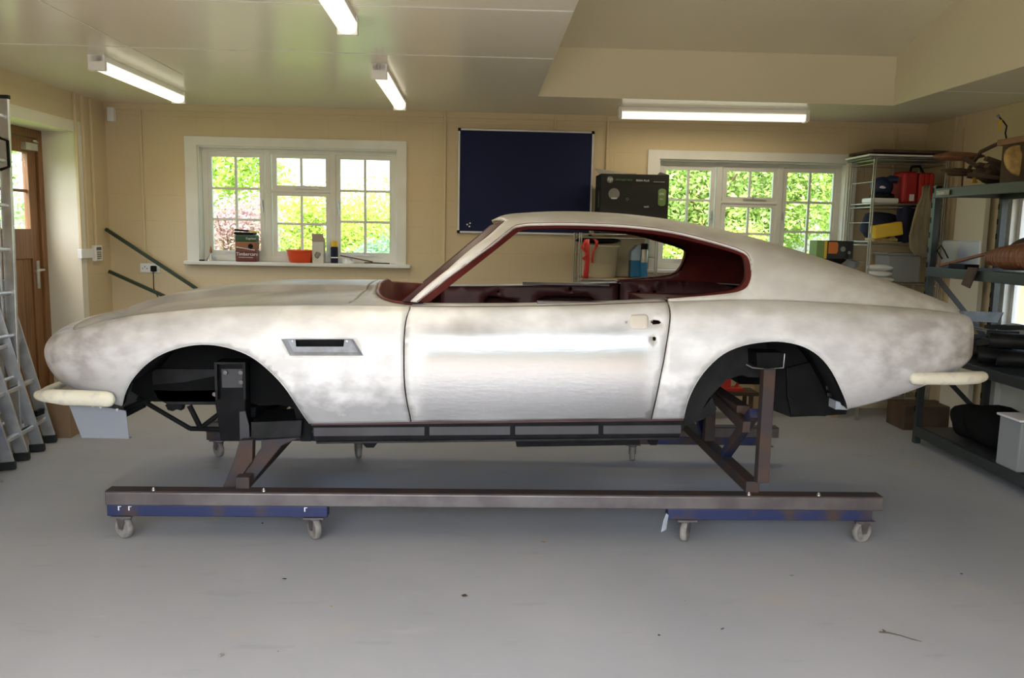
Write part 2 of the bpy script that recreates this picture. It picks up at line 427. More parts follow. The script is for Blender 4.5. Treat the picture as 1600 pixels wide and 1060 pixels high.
# ================================================================== THE ROOM
XL, XR, YB, ZC, YF = -3.22, 3.93, 7.4, 2.568, -0.15
struct('floor', MB().box(XL-.6, XR+.6, YF-.3, YB+.05, -.1, 0), 'floor')
# back wall with two window openings
WIN = [(-2.45, -.74, 1.245, 2.233), (1.555, 3.235, 1.245, 2.21)]
b = MB(); xs = XL-.6
for (x0, x1, z0, z1) in WIN:
    b.box(xs, x0, YB, YB+.3, 0, 2.7); b.box(x0, x1, YB, YB+.3, 0, z0-.03); b.box(x0, x1, YB, YB+.3, z1, 2.7); xs = x1
b.box(xs, XR+.6, YB, YB+.3, 0, 2.7)
struct('wall_back', b, 'wall')
# left wall with deep door reveal
DY0, DY1, DZ = 5.55, 6.86, 2.27
b = MB().box(XL-.3, XL, YF-.2, DY0, 0, 2.7).box(XL-.3, XL, DY0, DY1, DZ, 2.7).box(XL-.3, XL, DY1, YB, 0, 2.7)
struct('wall_left', b, 'wall')
b = MB().box(XL-.3, XL+.004, DY1-.004, DY1+.09, 0, DZ+.08).box(XL-.3, XL+.004, DY0-.09, DY0+.004, 0, DZ+.08).box(XL-.3, XL+.004, DY0, DY1, DZ-.004, DZ+.08)
struct('trim_1', b, 'plaster', label='pale plaster surround of the oak door opening')
# right wall with glazed side door
RY0, RY1 = 5.30, 6.16
b = MB().box(XR, XR+.3, YF-.2, RY0, 0, 2.7).box(XR, XR+.3, RY0, RY1, 2.0, 2.7).box(XR, XR+.3, RY1, YB, 0, 2.7)
struct('wall_right', b, 'wall')
# front wall: wide garage opening behind the camera
b = MB().box(XL-.3, -2.9, YF-.3, YF, 0, 2.7).box(1.9, XR+.3, YF-.3, YF, 0, 2.7).box(-2.9, 1.9, YF-.3, YF, 2.35, 2.7)
struct('wall_front', b, 'wall')
# ceiling with raised roof-light well
WX0, WX1, WY1, WY0 = .41, 3.14, 6.44, 1.2
b = MB().box(XL-.3, WX0, YF-.3, YB+.1, ZC, ZC+.06).box(WX1, XR+.3, YF-.3, YB+.1, ZC, ZC+.06).box(WX0, WX1, WY1, YB+.1, ZC, ZC+.06).box(WX0, WX1, YF-.3, WY0, ZC, ZC+.06)
struct('ceiling', b, 'ceiling')
zt = lambda y: 2.93+(WY1-y)*.30
b = MB()
def wellbox(x0, x1, y0, y1):
    q = [(x0, y0), (x1, y0), (x1, y1), (x0, y1)]
    b.prism([Vector((x, y, ZC+.001)) for x, y in q], [Vector((x, y, zt(y)+.05)) for x, y in q])
k = .002; wellbox(WX0+k, WX1-k, WY1-k, WY1+.05); wellbox(WX0+k, WX1-k, WY0-.05, WY0+k); wellbox(WX0-.05, WX0+k, WY0+k, WY1-k); wellbox(WX1-k, WX1+.05, WY0+k, WY1-k)
struct('wall_well', b, 'well')
b = MB().add([(WX0-.1, WY0-.1, zt(WY0-.1)), (WX1+.1, WY0-.1, zt(WY0-.1)), (WX1+.1, WY1+.1, zt(WY1+.1)), (WX0-.1, WY1+.1, zt(WY1+.1)),
              (WX0-.1, WY0-.1, zt(WY0)+.2), (WX1+.1, WY0-.1, zt(WY0)+.2), (WX1+.1, WY1+.1, zt(WY1)+.2), (WX0-.1, WY1+.1, zt(WY1)+.2)],
             [(0, 1, 2, 3), (4, 7, 6, 5), (0, 4, 5, 1), (1, 5, 6, 2), (2, 6, 7, 3), (3, 7, 4, 0)])
struct('ceiling_slope', b, 'well')
# joint tapes and cover strips on the flat ceiling
b = MB().box(XL, WX0, 5.05, 5.065, ZC-.002, ZC).box(XL, WX0, 3.98, 3.995, ZC-.002, ZC).box(-2.05, -2.04, 3, 5.9, ZC-.002, ZC).box(WX1, XR, 5.75, 5.765, ZC-.002, ZC)
struct('trim_2', b, 'white_paint', label='thin joint strips on the ceiling boards')
b = MB().box(XL, XR, YB-.018, YB, ZC-.05, ZC)
struct('trim_3', b, 'wall', label='cream strip where the back wall meets the ceiling')

def casement(k, x0, x1, z0, z1):
    r = sempty('window_%d' % k, ((x0+x1)/2, YB, z0))
    aw, ah = .105, .078
    b = MB().box(x0-aw, x0, YB-.022, YB, z0-.02, z1+ah).box(x1, x1+.085, YB-.022, YB, z0-.02, z1+ah).box(x0-aw, x1+.085, YB-.0221, YB, z1, z1+ah)
    b.box(x0-.01, x0+.012, YB, YB+.14, z0-.02, z1).box(x1-.012, x1+.01, YB, YB+.14, z0-.02, z1).box(x0, x1, YB, YB+.14, z1-.012, z1+.01)
    part('architrave', b, 'white_paint', r, bevel=.004)
    b = MB().box(x0-.125, x1+.125, YB-.07, YB+.14, z0-.032, z0)
    part('window_sill', b, 'white_paint', r, bevel=.008)
    ya, yb = YB+.085, YB+.14
    fx0, fx1, fz0, fz1 = x0+.001, x1-.001, z0+.001, z1-.001
    w = fx1-fx0; m1 = fx0+w*.336; m2 = fx0+w*.667
    b = MB().box(fx0, fx0+.055, ya, yb, fz0, fz1).box(fx1-.055, fx1, ya, yb, fz0, fz1).box(fx0, fx1, ya, yb, fz1-.045, fz1).box(fx0, fx1, ya, yb, fz0, fz0+.05)
    b.box(m1-.026, m1+.026, ya-.003, yb, fz0, fz1).box(m2-.026, m2+.026, ya-.003, yb, fz0, fz1)
    zt_ = fz0+(fz1-fz0)*.628
    b.box(m1, m2, ya-.002, yb, zt_-.012, zt_+.012)
    part('window_frame', b, 'white_paint', r, bevel=.004)
    def sash(a0, a1, c0, c1, rows, handle):
        s = .040; y0, y1 = ya+.008, yb-.01
        b = MB().box(a0, a0+s, y0, y1, c0, c1).box(a1-s, a1, y0, y1, c0, c1).box(a0, a1, y0, y1, c0, c0+s+.008).box(a0, a1, y0, y1, c1-s, c1)
        g0, g1, h0, h1 = a0+s, a1-s, c0+s+.008, c1-s
        mx = (g0+g1)/2; b.box(mx-.011, mx+.011, y0+.006, y1-.006, h0, h1)
        for q in range(1, rows):
            zz = h0+(h1-h0)*q/rows; b.box(g0, g1, y0+.007, y1-.007, zz-.011, zz+.011)
        sh = part('sash', b, 'white_paint', r, bevel=.002)
        part('pane', MB().box(g0, g1, yb-.032, yb-.028, h0, h1), 'glass', sh)
        if handle in ('l', 'r'):
            hx = a0+.018 if handle == 'l' else a1-.018; hz = c0+(c1-c0)*.52
            part('handle', MB().box(hx-.009, hx+.009, y0-.012, y0, hz-.045, hz+.03).bar((hx, y0-.02, hz+.02), (hx+.008, y0-.022, hz-.085), .012, .009), 'alu', sh, bevel=.002)
        hz = c0+.028; hx = (a0+a1)/2+(.0 if handle != 't' else .04)
        part('stay', MB().bar((hx-.10, y0-.008, hz), (hx+.11, y0-.008, hz-.004), .008, .012).box(hx-.02, hx-.005, y0-.02, y0, hz, hz+.025), 'alu', sh)
    sash(fx0+.046, m1-.034, fz0+.045, fz1-.042, 3, 'r')
    sash(m2+.024, fx1-.034, fz0+.045, fz1-.042, 3, 'l')
    sash(m1+.034, m2-.024, zt_+.002, fz1-.042, 1, 't')
    sash(m1+.034, m2-.024, fz0+.045, zt_-.002, 2, 'n')
    return r
casement(1, *WIN[0]); casement(2, *WIN[1])

# oak half-glazed door in the left reveal
r = sempty('door_1', (-3.5, 6.2, 0))
dx0, dx1 = -3.545, -3.50
b = MB().box(dx0-.03, dx1+.02, DY1-.075, DY1-.005, 0, DZ-.005).box(dx0-.03, dx1+.02, DY0+.005, DY0+.075, 0, DZ-.005).box(dx0-.03, dx1+.02, DY0, DY1-.005, DZ-.07, DZ-.005)
part('door_frame', b, 'oak', r, bevel=.004)
l0, l1 = DY0+.08, DY1-.08
gz0, gz1, st = 1.50, 2.08, .115
b = MB().box(dx0, dx1, l0, l0+st, .01, DZ-.075).box(dx0, dx1, l1-st, l1, .01, DZ-.075).box(dx0, dx1, l0, l1, gz1, DZ-.075).box(dx0, dx1, l0, l1, 1.27, gz0).box(dx0, dx1, l0, l1, .01, .26)
b.box(dx0+.012, dx1-.012, l0+st, l1-st, (gz0+gz1)/2-.012, (gz0+gz1)/2+.012)
ym = (l0+l1)/2; b.box(dx0+.012, dx1-.012, ym-.012, ym+.012, gz0, gz1)
for q in range(8):
    ya = l0+st+(l1-l0-2*st)*q/8; yb_ = l0+st+(l1-l0-2*st)*(q+1)/8; b.box(dx0+.012, dx1-.012, ya+.002, yb_-.002, .26, 1.27)
part('door_leaf', b, 'oak', r, bevel=.003)
part('pane', MB().box(dx0+.02, dx0+.024, l0+st, l1-st, gz0, gz1), 'glass', r)
b = MB().box(dx1, dx1+.008, l1-.075, l1-.035, 1.03, 1.25).tube([(dx1, l1-.055, 1.18), (dx1+.05, l1-.055, 1.18)], .009, 8).tube([(dx1+.05, l1-.05, 1.18), (dx1+.05, l1-.17, 1.175)], .009, 8)
part('door_handle', b, 'alu', r)
b = MB().box(dx1, dx1+.04, l1-.20, l1-.03, 2.10, 2.155).bar((dx1+.045, l1-.05, 2.165), (dx1+.10, l1-.19, 2.165), .02, .008)
part('door_closer', b, 'alu', r)
struct('baseboard_left', MB().box(XL-.001, XL+.003, DY1+.09, YB, 0, .01), 'white_paint')

# glazed side door on the right wall
r = sempty('door_2', (XR+.1, 5.7, 0))
b = MB().box(XR, XR+.1, RY1-.06, RY1, 0, 2.0).box(XR, XR+.1, RY0, RY0+.06, 0, 2.0).box(XR, XR+.1, RY0, RY1, 1.94, 2.0)
part('door_frame', b, 'white_paint', r)
b = MB().box(XR+.05, XR+.09, RY0+.06, RY0+.14, 0, 1.94).box(XR+.05, XR+.09, RY1-.10, RY1-.06, 0, 1.94).box(XR+.05, XR+.09, RY0+.1, RY1-.1, 0, .95).box(XR+.05, XR+.09, RY0+.1, RY1-.1, 1.86, 1.94)
part('door_leaf', b, 'white_paint', r)
part('pane', MB().box(XR+.07, XR+.074, RY0+.14, RY1-.10, .95, 1.86), 'glass', r)

# surface conduits
def conduit(name, pts, label, w=.022, group=None):
    b = MB()
    for p, q in zip(pts, pts[1:]): b.bar(p, q, w, w, up=(0, 1, 0) if abs(p[2]-q[2]) > .01 else (0, 0, 1))
    return solo(name, b, 'wall', label, 'conduit', group, bevel=.004)
for y, h, s in ((6.845, 1.345, 'nearest the oak door'), (6.965, 1.345, 'in the middle of the three by the corner'), (7.11, 1.345, 'closest to the room corner')):
    conduit('conduit', [(XL+.011, y, ZC), (XL+.011, y, h)], 'cream vertical conduit on left wall, '+s, group='conduits on the left wall')
for x, z0, s in ((-2.92, 1.22, 'above the double socket'), (-.325, 1.25, 'between left window and noticeboard'), (.63, 2.44, 'short piece above the noticeboard'), (1.09, 1.6, 'behind the black carton'), (3.645, 2.0, 'above the corner wire rack')):
    conduit('conduit', [(x, YB-.011, z0), (x, YB-.011, ZC)], 'cream vertical conduit on back wall, '+s, group='conduits on the back wall')
for y, s in ((6.93, 'farther of the pair behind the grey rack'), (6.82, 'nearer of the pair behind the grey rack')):
    conduit('conduit', [(XR-.011, y, .9), (XR-.011, y, ZC)], 'cream vertical conduit on right wall, '+s, group='conduits on the right wall')
solo('junction_box', MB().box(XL, XL+.035, 6.80, 7.0, 1.27, 1.345), 'white', 'white double junction box under conduits on left wall', 'electrical box', bevel=.004)
t = thing('alarm_keypad', 'white alarm keypad with grey buttons beside the junction box', 'keypad', (XL, 7.11, 1.25))
part('case', MB().box(XL, XL+.03, 7.05, 7.18, 1.24, 1.37), 'white', t, bevel=.004)
part('display', MB().box(XL+.03, XL+.031, 7.07, 7.16, 1.33, 1.355), 'grey_metal', t)
b = MB()
for i in range(3):
    for j in range(4): b.box(XL+.03, XL+.033, 7.078+i*.026, 7.098+i*.026, 1.255+j*.017, 1.267+j*.017)
part('buttons', b, 'lab_grey', t)
solo('motion_sensor', MB().box(-3.175, -3.12, 7.33, 7.4, 2.41, 2.53), 'white', 'small white motion sensor high in the back left corner', 'sensor', bevel=.01)
# double socket with plug and cable
t = thing('double_socket', 'white double wall socket on back wall left of window', 'socket', (-2.88, 7.4, 1.17))
part('plate', MB().box(-2.965, -2.80, 7.385, 7.4, 1.135, 1.215), 'white', t, bevel=.003)
b = MB()
for dx in (0, .018, -.018): b.box(-2.925+dx-.003, -2.925+dx+.003, 7.3835, 7.386, 1.165+(0.015 if dx == 0 else 0), 1.175+(0.015 if dx == 0 else 0))
part('pin_holes', b, 'black', t)
t = thing('black_plug', 'black plug with hanging cable in the right of the double socket', 'plug', (-2.84, 7.38, 1.16))
part('plug_body', MB().box(-2.865, -2.82, 7.345, 7.385, 1.145, 1.195), 'black', t, bevel=.008)
part('cable', MB().tube([(-2.843, 7.355, 1.15), (-2.84, 7.35, 1.08), (-2.845, 7.36, 1.0), (-2.82, 7.37, .93), (-2.77, 7.36, .86), (-2.8, 7.3, .4), (-2.9, 7.25, .01)], .004, 6), 'black', t)
# two dark rods leaning
for (a, c, s) in (((165, 358), (308, 452), 'upper and longer of the two on the back wall'), ((170, 424), (250, 460), 'lower of the two, below the socket')):
    p = at(*a, Y=7.3); q = at(*c, Y=7.3); d = (q-p).normalized(); q = p+d*(q-p).length*(2.0 if s[0] == 'l' else 1.75)
    solo('green_rod', MB().bar(p, q, .028, .028, up=(0, 1, 0)), 'green_rod', 'dark green rod sloping right, '+s, 'rod', 'dark green rods', bevel=.003)

# blue noticeboard
t = thing('noticeboard', 'dark blue felt noticeboard with silver frame on back wall', 'noticeboard', (.375, 7.4, 1.5))
x0, x1, z0, z1 = -.21, .97, 1.532, 2.43
part('felt', MB().box(x0, x1, 7.385, 7.398, z0, z1), 'navy', t)
f = .017
part('frame', MB().box(x0, x1, 7.375, 7.4, z0, z0+f).box(x0, x1, 7.375, 7.4, z1-f, z1).box(x0, x0+f, 7.375, 7.4, z0, z1).box(x1-f, x1, 7.375, 7.4, z0, z1), 'silver_frame', t, bevel=.002)
for xx in (x0, x1-.02):
    for zz in (z0, z1-.02): part('corner_cap', MB().box(xx-.003, xx+.023, 7.371, 7.4, zz-.003, zz+.023), 'black', t, bevel=.003)
for i, (px, py, s) in enumerate(((730, 351, 'leftmost'), (734.5, 349, 'top right'), (733.5, 354, 'lowest'))):
    p = at(px, py, Y=7.375)
    solo('push_pin', MB().lathe((p.x, 7.385, p.z), [(.002, 0), (.007, -.004), (.005, -.012), (.007, -.016)], 10, 'y'), 'white', 'white push pin in lower left of noticeboard, %s of three' % s, 'push pin', 'push pins')

# fluorescent fittings
def batten(a, c, w, label):
    a = Vector(a); c = Vector(c); d = (c-a).normalized(); s = Vector((-d.y, d.x, 0))
    t = thing('fluorescent_batten', label, 'ceiling light', tuple((a+c)/2+Vector((0, 0, ZC))), 'fluorescent ceiling battens')
    up = lambda p, z: Vector((p.x, p.y, z))
    part('body', MB().bar(up(a, ZC-.022), up(c, ZC-.022), w*.9, .044), 'fitting', t, bevel=.003)
    e = .03
    rings = []
    for k in range(9):
        an = pi*k/8; rings.append((cos(an)*w/2, -sin(an)**.6*.052))
    A = a+d*e; B = c-d*e
    l0 = [up(A, ZC-.040+z)+s*x for x, z in rings]; l1 = [up(B, ZC-.040+z)+s*x for x, z in rings]
    part('diffuser', MB().loft([l0, l1], smooth=True), 'diffuser', t)
    for p, q in ((a, a+d*e), (c-d*e, c)): part('end_cap', MB().bar(up(p, ZC-.047), up(q, ZC-.047), w+.004, .094), 'fitting', t, bevel=.004)
    ld = bpy.data.lights.new('batten_glow', 'AREA'); ld.shape = 'RECTANGLE'; ld.size = (c-a).length-.1; ld.size_y = w*.8; ld.energy = 5; ld.color = (1, .86, .64)
    lo = bpy.data.objects.new('lamp_light', ld); link(lo, t); lo.location = Vector((0, 0, -.105)); lo.rotation_euler = (0, 0, math.atan2(d.y, d.x))
batten((-2.345, 5.30, 0), (-2.33, 6.66, 0), .10, 'fluorescent batten nearest the left wall, running towards the back wall')
batten((-.645, 5.33, 0), (-.65, 6.72, 0), .095, 'fluorescent batten above and left of the noticeboard, pointing at the back wall')
batten((-.64, 2.8, 0), (-.655, 4.19, 0), .095, 'fluorescent batten cut off by the top of the photo, nearest the camera')
batten((1.09, 6.88, 0), (2.62, 6.80, 0), .10, 'fluorescent batten lying across the room beside the roof well')

# ================================================================== THE CAR SHELL
YC = 4.80
car = thing('car_body', 'bare aluminium fastback car body shell without wheels or glass, carried on the steel trolley', 'car body', (0.2, YC, 0))
# u, Mx,Mh,Mz, Cx,Ch,Cz, Bx,Bh,Bz      M widest line, C crown line, B lower edge (h = distance from the centre line)
TAB = [
 (-3.00, -2.20, 0.00, .93, -2.10, 0.00, 1.055, -2.15, 0.00, .78),
 (-2.70, -2.195, .30, .93, -2.09, .28, 1.052, -2.145, .28, .78),
 (-2.42, -2.17, .57, .925, -2.06, .52, 1.035, -2.12, .55, .78),
 (-2.25, -2.115, .71, .92, -2.00, .64, 1.030, -2.055, .695, .78),
 (-2.12, -2.02, .80, .93, -1.92, .705, 1.048, -1.955, .775, .765),
 (-1.95, -1.90, .85, .94, -1.83, .735, 1.078, -1.84, .815, .73),
 (-1.75, -1.74, .885, .95, -1.70, .75, 1.112, -1.70, .85, .695),
 (-1.5, -1.50, .90, .95, -1.48, .755, 1.143, -1.5, .87, .66),
 (-1.2, -1.20, .91, .95, -1.20, .76, 1.170, -1.2, .88, .64),
 (-.9, -.90, .915, .95, -.90, .77, 1.181, -.9, .885, .628),
 (-.6, -.6, .915, .95, -.6, .775, 1.186, -.6, .885, .632),
 (-.33, -.33, .915, .95, -.33, .78, 1.188, -.33, .885, .641),
 (0., 0, .915, .95, 0, .79, 1.193, 0, .885, .648),
 (.5, .5, .915, .955, .5, .79, 1.21, .5, .885, .66),
 (.93, .93, .915, .96, .93, .78, 1.232, .93, .885, .671),
 (1.36, 1.36, .92, .97, 1.36, .765, 1.246, 1.36, .885, .69),
 (1.74, 1.74, .92, .98, 1.74, .75, 1.238, 1.74, .875, .715),
 (2.07, 2.07, .90, .99, 2.07, .725, 1.220, 2.05, .84, .785),
 (2.27, 2.27, .87, .99, 2.26, .70, 1.208, 2.24, .80, .845),
 (2.42, 2.43, .80, .99, 2.42, .68, 1.190, 2.36, .74, .88),
 (2.58, 2.525, .66, .99, 2.505, .57, 1.165, 2.43, .63, .90),
 (2.8, 2.55, .45, .99, 2.52, .40, 1.180, 2.46, .42, .91),
 (3.15, 2.555, 0, 1.0, 2.52, 0, 1.205, 2.47, 0, .91)]
def row(u):
    T = TAB; u = max(T[0][0], min(T[-1][0], u)); i = 0
    while i < len(T)-2 and u > T[i+1][0]: i += 1
    a, b_ = T[i], T[i+1]; h = b_[0]-a[0]; s = (u-a[0])/h
    p = T[i-1] if i > 0 else None; q = T[i+2] if i+2 < len(T) else None
    out = []
    for k in range(1, 10):
        d = (b_[k]-a[k])/h
        m0 = ((a[k]-p[k])/(a[0]-p[0])*h+d*(a[0]-p[0]))/(h+a[0]-p[0]) if p else (d if k % 3 != 1 else 0)
        m1 = ((q[k]-b_[k])/(q[0]-b_[0])*h+d*(q[0]-b_[0]))/(h+q[0]-b_[0]) if q else (d if k % 3 != 1 else 0)
        s2, s3 = s*s, s*s*s
        out.append((2*s3-3*s2+1)*a[k]+(s3-2*s2+s)*h*m0+(3*s2-2*s3)*b_[k]+(s3-s2)*h*m1)
    return out
def S(u, t, side=-1):     # lower body
    mx, mh, mz, cx, ch, cz, bx, bh, bz = row(u)
    if t <= .5:
        s = t/.5; k = (1-s)**2; x = mx+(bx-mx)*k; h = mh+(bh-mh)*k; z = bz+(mz-bz)*s
    elif t <= 1:
        a = (t-.5)/.5*pi/2; e = 2/(2.05+1.6*max(0, min(1, (u-2.0)/.4))); ca = max(0, cos(a))**e; x = cx+(mx-cx)*ca; h = ch+(mh-ch)*ca; z = mz+(cz-mz)*sin(a)**e
    else:
        x = cx; h = ch-(t-1)*.8; z = cz+(t-1)*.10
    return Vector((x, YC+side*h, z))
def crown(x):             # crown half width and height as functions of x
    lo, hi = -3.0, 3.15
    for _ in range(40):
        m = (lo+hi)/2
        if row(m)[3] < x: lo = m
        else: hi = m
    r = row(lo); return r[4], r[5]
ROOF = [(-.6, 1.60), (.0, 1.60), (.054, 1.615), (.12, 1.645), (.25, 1.663), (.543, 1.676), (.914, 1.658), (1.289, 1.603), (1.671, 1.508), (2.058, 1.388), (2.35, 1.285), (2.52, 1.212), (2.6, 1.18)]
def lin(T, x):
    i = 0
    while i < len(T)-2 and x > T[i+1][0]: i += 1
    (x0, y0), (x1, y1) = T[i], T[i+1]; s = (x-x0)/(x1-x0); h = x1-x0
    d = (y1-y0)/h
    m0 = (d+(y0-T[i-1][1])/(x0-T[i-1][0]))/2 if i > 0 else d
    m1 = (d+(T[i+2][1]-y1)/(T[i+2][0]-x1))/2 if i+2 < len(T) else d
    s2, s3 = s*s, s*s*s
    return (2*s3-3*s2+1)*y0+(s3-2*s2+s)*h*m0+(3*s2-2*s3)*y1+(s3-s2)*h*m1
def G(x, v, side=-1):     # glasshouse, roof and fastback
    yb, zb = crown(x) if x > -.33 else (.78, 1.188)
    zt_ = lin(ROOF, x); h = max(zt_-zb, 0)
    P = [(yb, zb), (yb-.04-.13*h, zb+.72*h), (yb*.80, zt_), (0, zt_)]
    v_ = max(0, min(1, v)); a = (1-v_)**3; b2 = 3*v_*(1-v_)**2; c2 = 3*v_*v_*(1-v_); d2 = v_**3
    return Vector((x, YC+side*(a*P[0][0]+b2*P[1][0]+c2*P[2][0]+d2*P[3][0]), a*P[0][1]+b2*P[1][1]+c2*P[2][1]+d2*P[3][1]))
def Hood(x, y):
    yc, zc = crown(x); yc = max(yc, .02)
    k = max(0, min(1, (x+2.15)/.5)); bb = .028+.022*max(0, min(1, (x+1.6)/1.0))
    z = zc+bb*k*(1-min(1, (y/yc)**2))
    def ss(a, b_, q): q = max(0, min(1, (q-a)/(b_-a))); return q*q*(3-2*q)
    sc = ss(-1.955, -1.88, x)*(1-ss(-1.5, -.45, x)*.55)*(1-ss(.25, .285, abs(y)))
    return Vector((x, YC+y, z+.042*sc))
_cg = {}
def inv(fn, px, py, rng, key):
    if key not in _cg:
        u0, u1, t0, t1 = rng; g = []
        for i in range(121):
            for j in range(25):
                u = u0+(u1-u0)*i/120; t = t0+(t1-t0)*j/24; g.append((u, t)+proj(fn(u, t)))
        _cg[key] = g
    u, t = min(_cg[key], key=lambda q: (q[2]-px)**2+(q[3]-py)**2)[:2]
    u0, u1, t0, t1 = rng
    for _ in range(12):
        x, y = proj(fn(u, t)); e = 1e-4
        xa, ya = proj(fn(u+e, t)); xb, yb = proj(fn(u, t+e))
        a, b_, c, d = (xa-x)/e, (xb-x)/e, (ya-y)/e, (yb-y)/e; D = a*d-b_*c
        if abs(D) < 1e-9: break
        dx, dy = px-x, py-y; du = (d*dx-b_*dy)/D; dt = (a*dy-c*dx)/D
        du = max(-.1, min(.1, du)); dt = max(-.1, min(.1, dt)); u = max(u0, min(u1, u+du)); t = max(t0, min(t1, t+dt))
    return (u, t)
iS = lambda px, py: inv(S, px, py, (-2.4, 2.55, 0, 1), 'S')
iG = lambda px, py: inv(G, px, py, (-.55, 2.4, 0, 1), 'G')
def dens(pts, step, closed=True, ts=1.0):
    out = []; m = len(pts)
    for i in range(m if closed else m-1):
        a = pts[i]; b_ = pts[(i+1) % m]; L = math.hypot(b_[0]-a[0], (b_[1]-a[1])*ts); k = max(1, int(math.ceil(L/step)))
        for j in range(k): out.append((a[0]+(b_[0]-a[0])*j/k, a[1]+(b_[1]-a[1])*j/k))
    if not closed: out.append(pts[-1])
    return out
def smooth_px(pts, n=4):   # Catmull-Rom through picture points
    out = []
    for i in range(len(pts)-1):
        p0 = pts[max(i-1, 0)]; p1 = pts[i]; p2 = pts[i+1]; p3 = pts[min(i+2, len(pts)-1)]
        for j in range(n):
            s = j/n
            out.append(tuple(.5*((2*p1[k])+(-p0[k]+p2[k])*s+(2*p0[k]-5*p1[k]+4*p2[k]-p3[k])*s*s+(-p0[k]+3*p1[k]-3*p2[k]+p3[k])*s**3) for k in (0, 1)))
    out.append(pts[-1]); return out
def inside(p, poly):
    x, y = p; c = False; j = len(poly)-1
    for i in range(len(poly)):
        xi, yi = poly[i]; xj, yj = poly[j]
        if (yi > y) != (yj > y) and x < (xj-xi)*(y-yi)/(yj-yi)+xi: c = not c
        j = i
    return c
def panel(outline, fn, step=.03, ts=1.0, holes=(), up=False):
    """Mesh of fn over a region given in surface coordinates; ts scales the second coordinate to metres."""
    loops = [[(a, b_*ts) for a, b_ in dens(l, step, True, ts)] for l in [outline]+list(holes)]
    pts = []; edges = []; segs = []
    for l in loops:
        o = len(pts); pts += l; m = len(l); edges += [(o+i, o+(i+1) % m) for i in range(m)]; segs += [(l[i], l[(i+1) % m]) for i in range(m)]
    xs = [p[0] for p in loops[0]]; ys = [p[1] for p in loops[0]]
    cell = {}
    for a in pts: cell.setdefault((int(a[0]//step), int(a[1]//step)), []).append(a)
    nx = int((max(xs)-min(xs))/step)+1; ny = int((max(ys)-min(ys))/step)+1
    x00 = math.floor(min(xs)/step)*step; y00 = math.floor(min(ys)/step)*step
    for i in range(nx+1):
        for j in range(ny+1):
            p = (x00+(i+.5)*step, y00+(j+.5)*step)
            if not inside(p, loops[0]) or any(inside(p, h) for h in loops[1:]): continue
            ci, cj = int(p[0]//step), int(p[1]//step); ok = True
            for a in (-1, 0, 1):
                for c in (-1, 0, 1):
                    for q in cell.get((ci+a, cj+c), ()):
                        if (q[0]-p[0])**2+(q[1]-p[1])**2 < (step*.5)**2: ok = False
            if ok: pts.append(p)
    r = delaunay_2d_cdt([Vector(p) for p in pts], edges, [], 0, 1e-6)
    V, Fc = r[0], r[2]; fs = []
    for f in Fc:
        c = (sum(V[i].x for i in f)/3, sum(V[i].y for i in f)/3)
        if inside(c, loops[0]) and not any(inside(c, h) for h in loops[1:]): fs.append(list(f))
    used = sorted({i for f in fs for i in f}); ix = {k: n for n, k in enumerate(used)}
    b = MB(); b.add([fn(V[i].x, V[i].y/ts) for i in used], [[ix[i] for i in f] for f in fs], True)
    # consistent winding: face normals away from the shell's middle
    c0 = Vector((.2, YC, .9))
    for n, f in enumerate(b.f):
        a, c, d = (b.v[i] for i in f[:3]); nn = (c-a).cross(d-a)
        if up:
            if nn.z < 0: b.f[n] = f[::-1]
        elif nn.dot(a-Vector((max(-1.6, min(1.9, a.x)), YC, .85))) < 0: b.f[n] = f[::-1]
    return b
def both(name, outline, fn, m, solid, step=.03, ts=1.0, holes=(), far_outline=None, far_holes=None, lab=('near side', 'far side')):
    o = part(name, panel(outline, lambda a, b_: fn(a, b_, -1), step, ts, holes), m, car, solid=solid)
    p = part(name, panel(far_outline or outline, lambda a, b_: fn(a, b_, 1), step, ts, holes if far_holes is None else far_holes), m, car, solid=solid)
    return o, p
TS = .72
arch_f = smooth_px([(190, 637), (194, 618), (203, 598), (215, 582), (232, 566), (255, 552), (285, 542), (315, 538), (345, 540.5), (375, 549), (400, 562), (425, 583), (445, 605), (462, 630), (475, 650), (484, 662)], 3)
arch_r = smooth_px([(1068, 652), (1075, 625), (1088, 598), (1105, 575), (1130, 553), (1160, 540), (1195, 534), (1225, 534), (1255, 541), (1280, 556), (1300, 580), (1315, 610), (1323, 630), (1325, 641)], 3)
A_F = [iS(*p) for p in arch_f]; A_R = [iS(*p) for p in arch_r]
A_F[0] = (A_F[0][0], 0); A_F[-1] = (A_F[-1][0], 0); A_R[0] = (A_R[0][0], 0); A_R[-1] = (A_R[-1][0], 0)
dl = smooth_px([(642, 657), (636, 630), (632, 600), (631, 560), (632, 520), (635, 497), (640, 483)], 3)
dr = smooth_px([(1018, 655), (1026, 620), (1036, 570), (1043, 530), (1047, 500), (1047, 486), (1044, 474)], 3)
def shut(pts, dx, top):
    q = [iS(x+dx, y) for x, y in pts]; q[0] = (q[0][0], 0); q[-1] = (q[-1][0], min(1, q[-1][1])); q.append((q[-1][0], top)); return q
TT = 1.10
DLw, DLd = shut(dl, -1.1, 1.0), shut(dl, 1.1, TT)
DRd, DRq = shut(dr, -1.1, TT), shut(dr, 1.1, 1.0)
# front wings (with side vent)
vent_px = [(439, 530), (552, 530), (568, 556), (453, 556)]
V_ = [iS(*p) for p in vent_px]
wing = [(-3, 0)]+A_F+DLw+[(-3, 1), (-3, .84), (-2.44, .84), (-2.37, .5), (-2.44, .16), (-3, .16)]
both('front_wing', wing, S, ['body', 'black'], .012, .028, TS, holes=[V_])
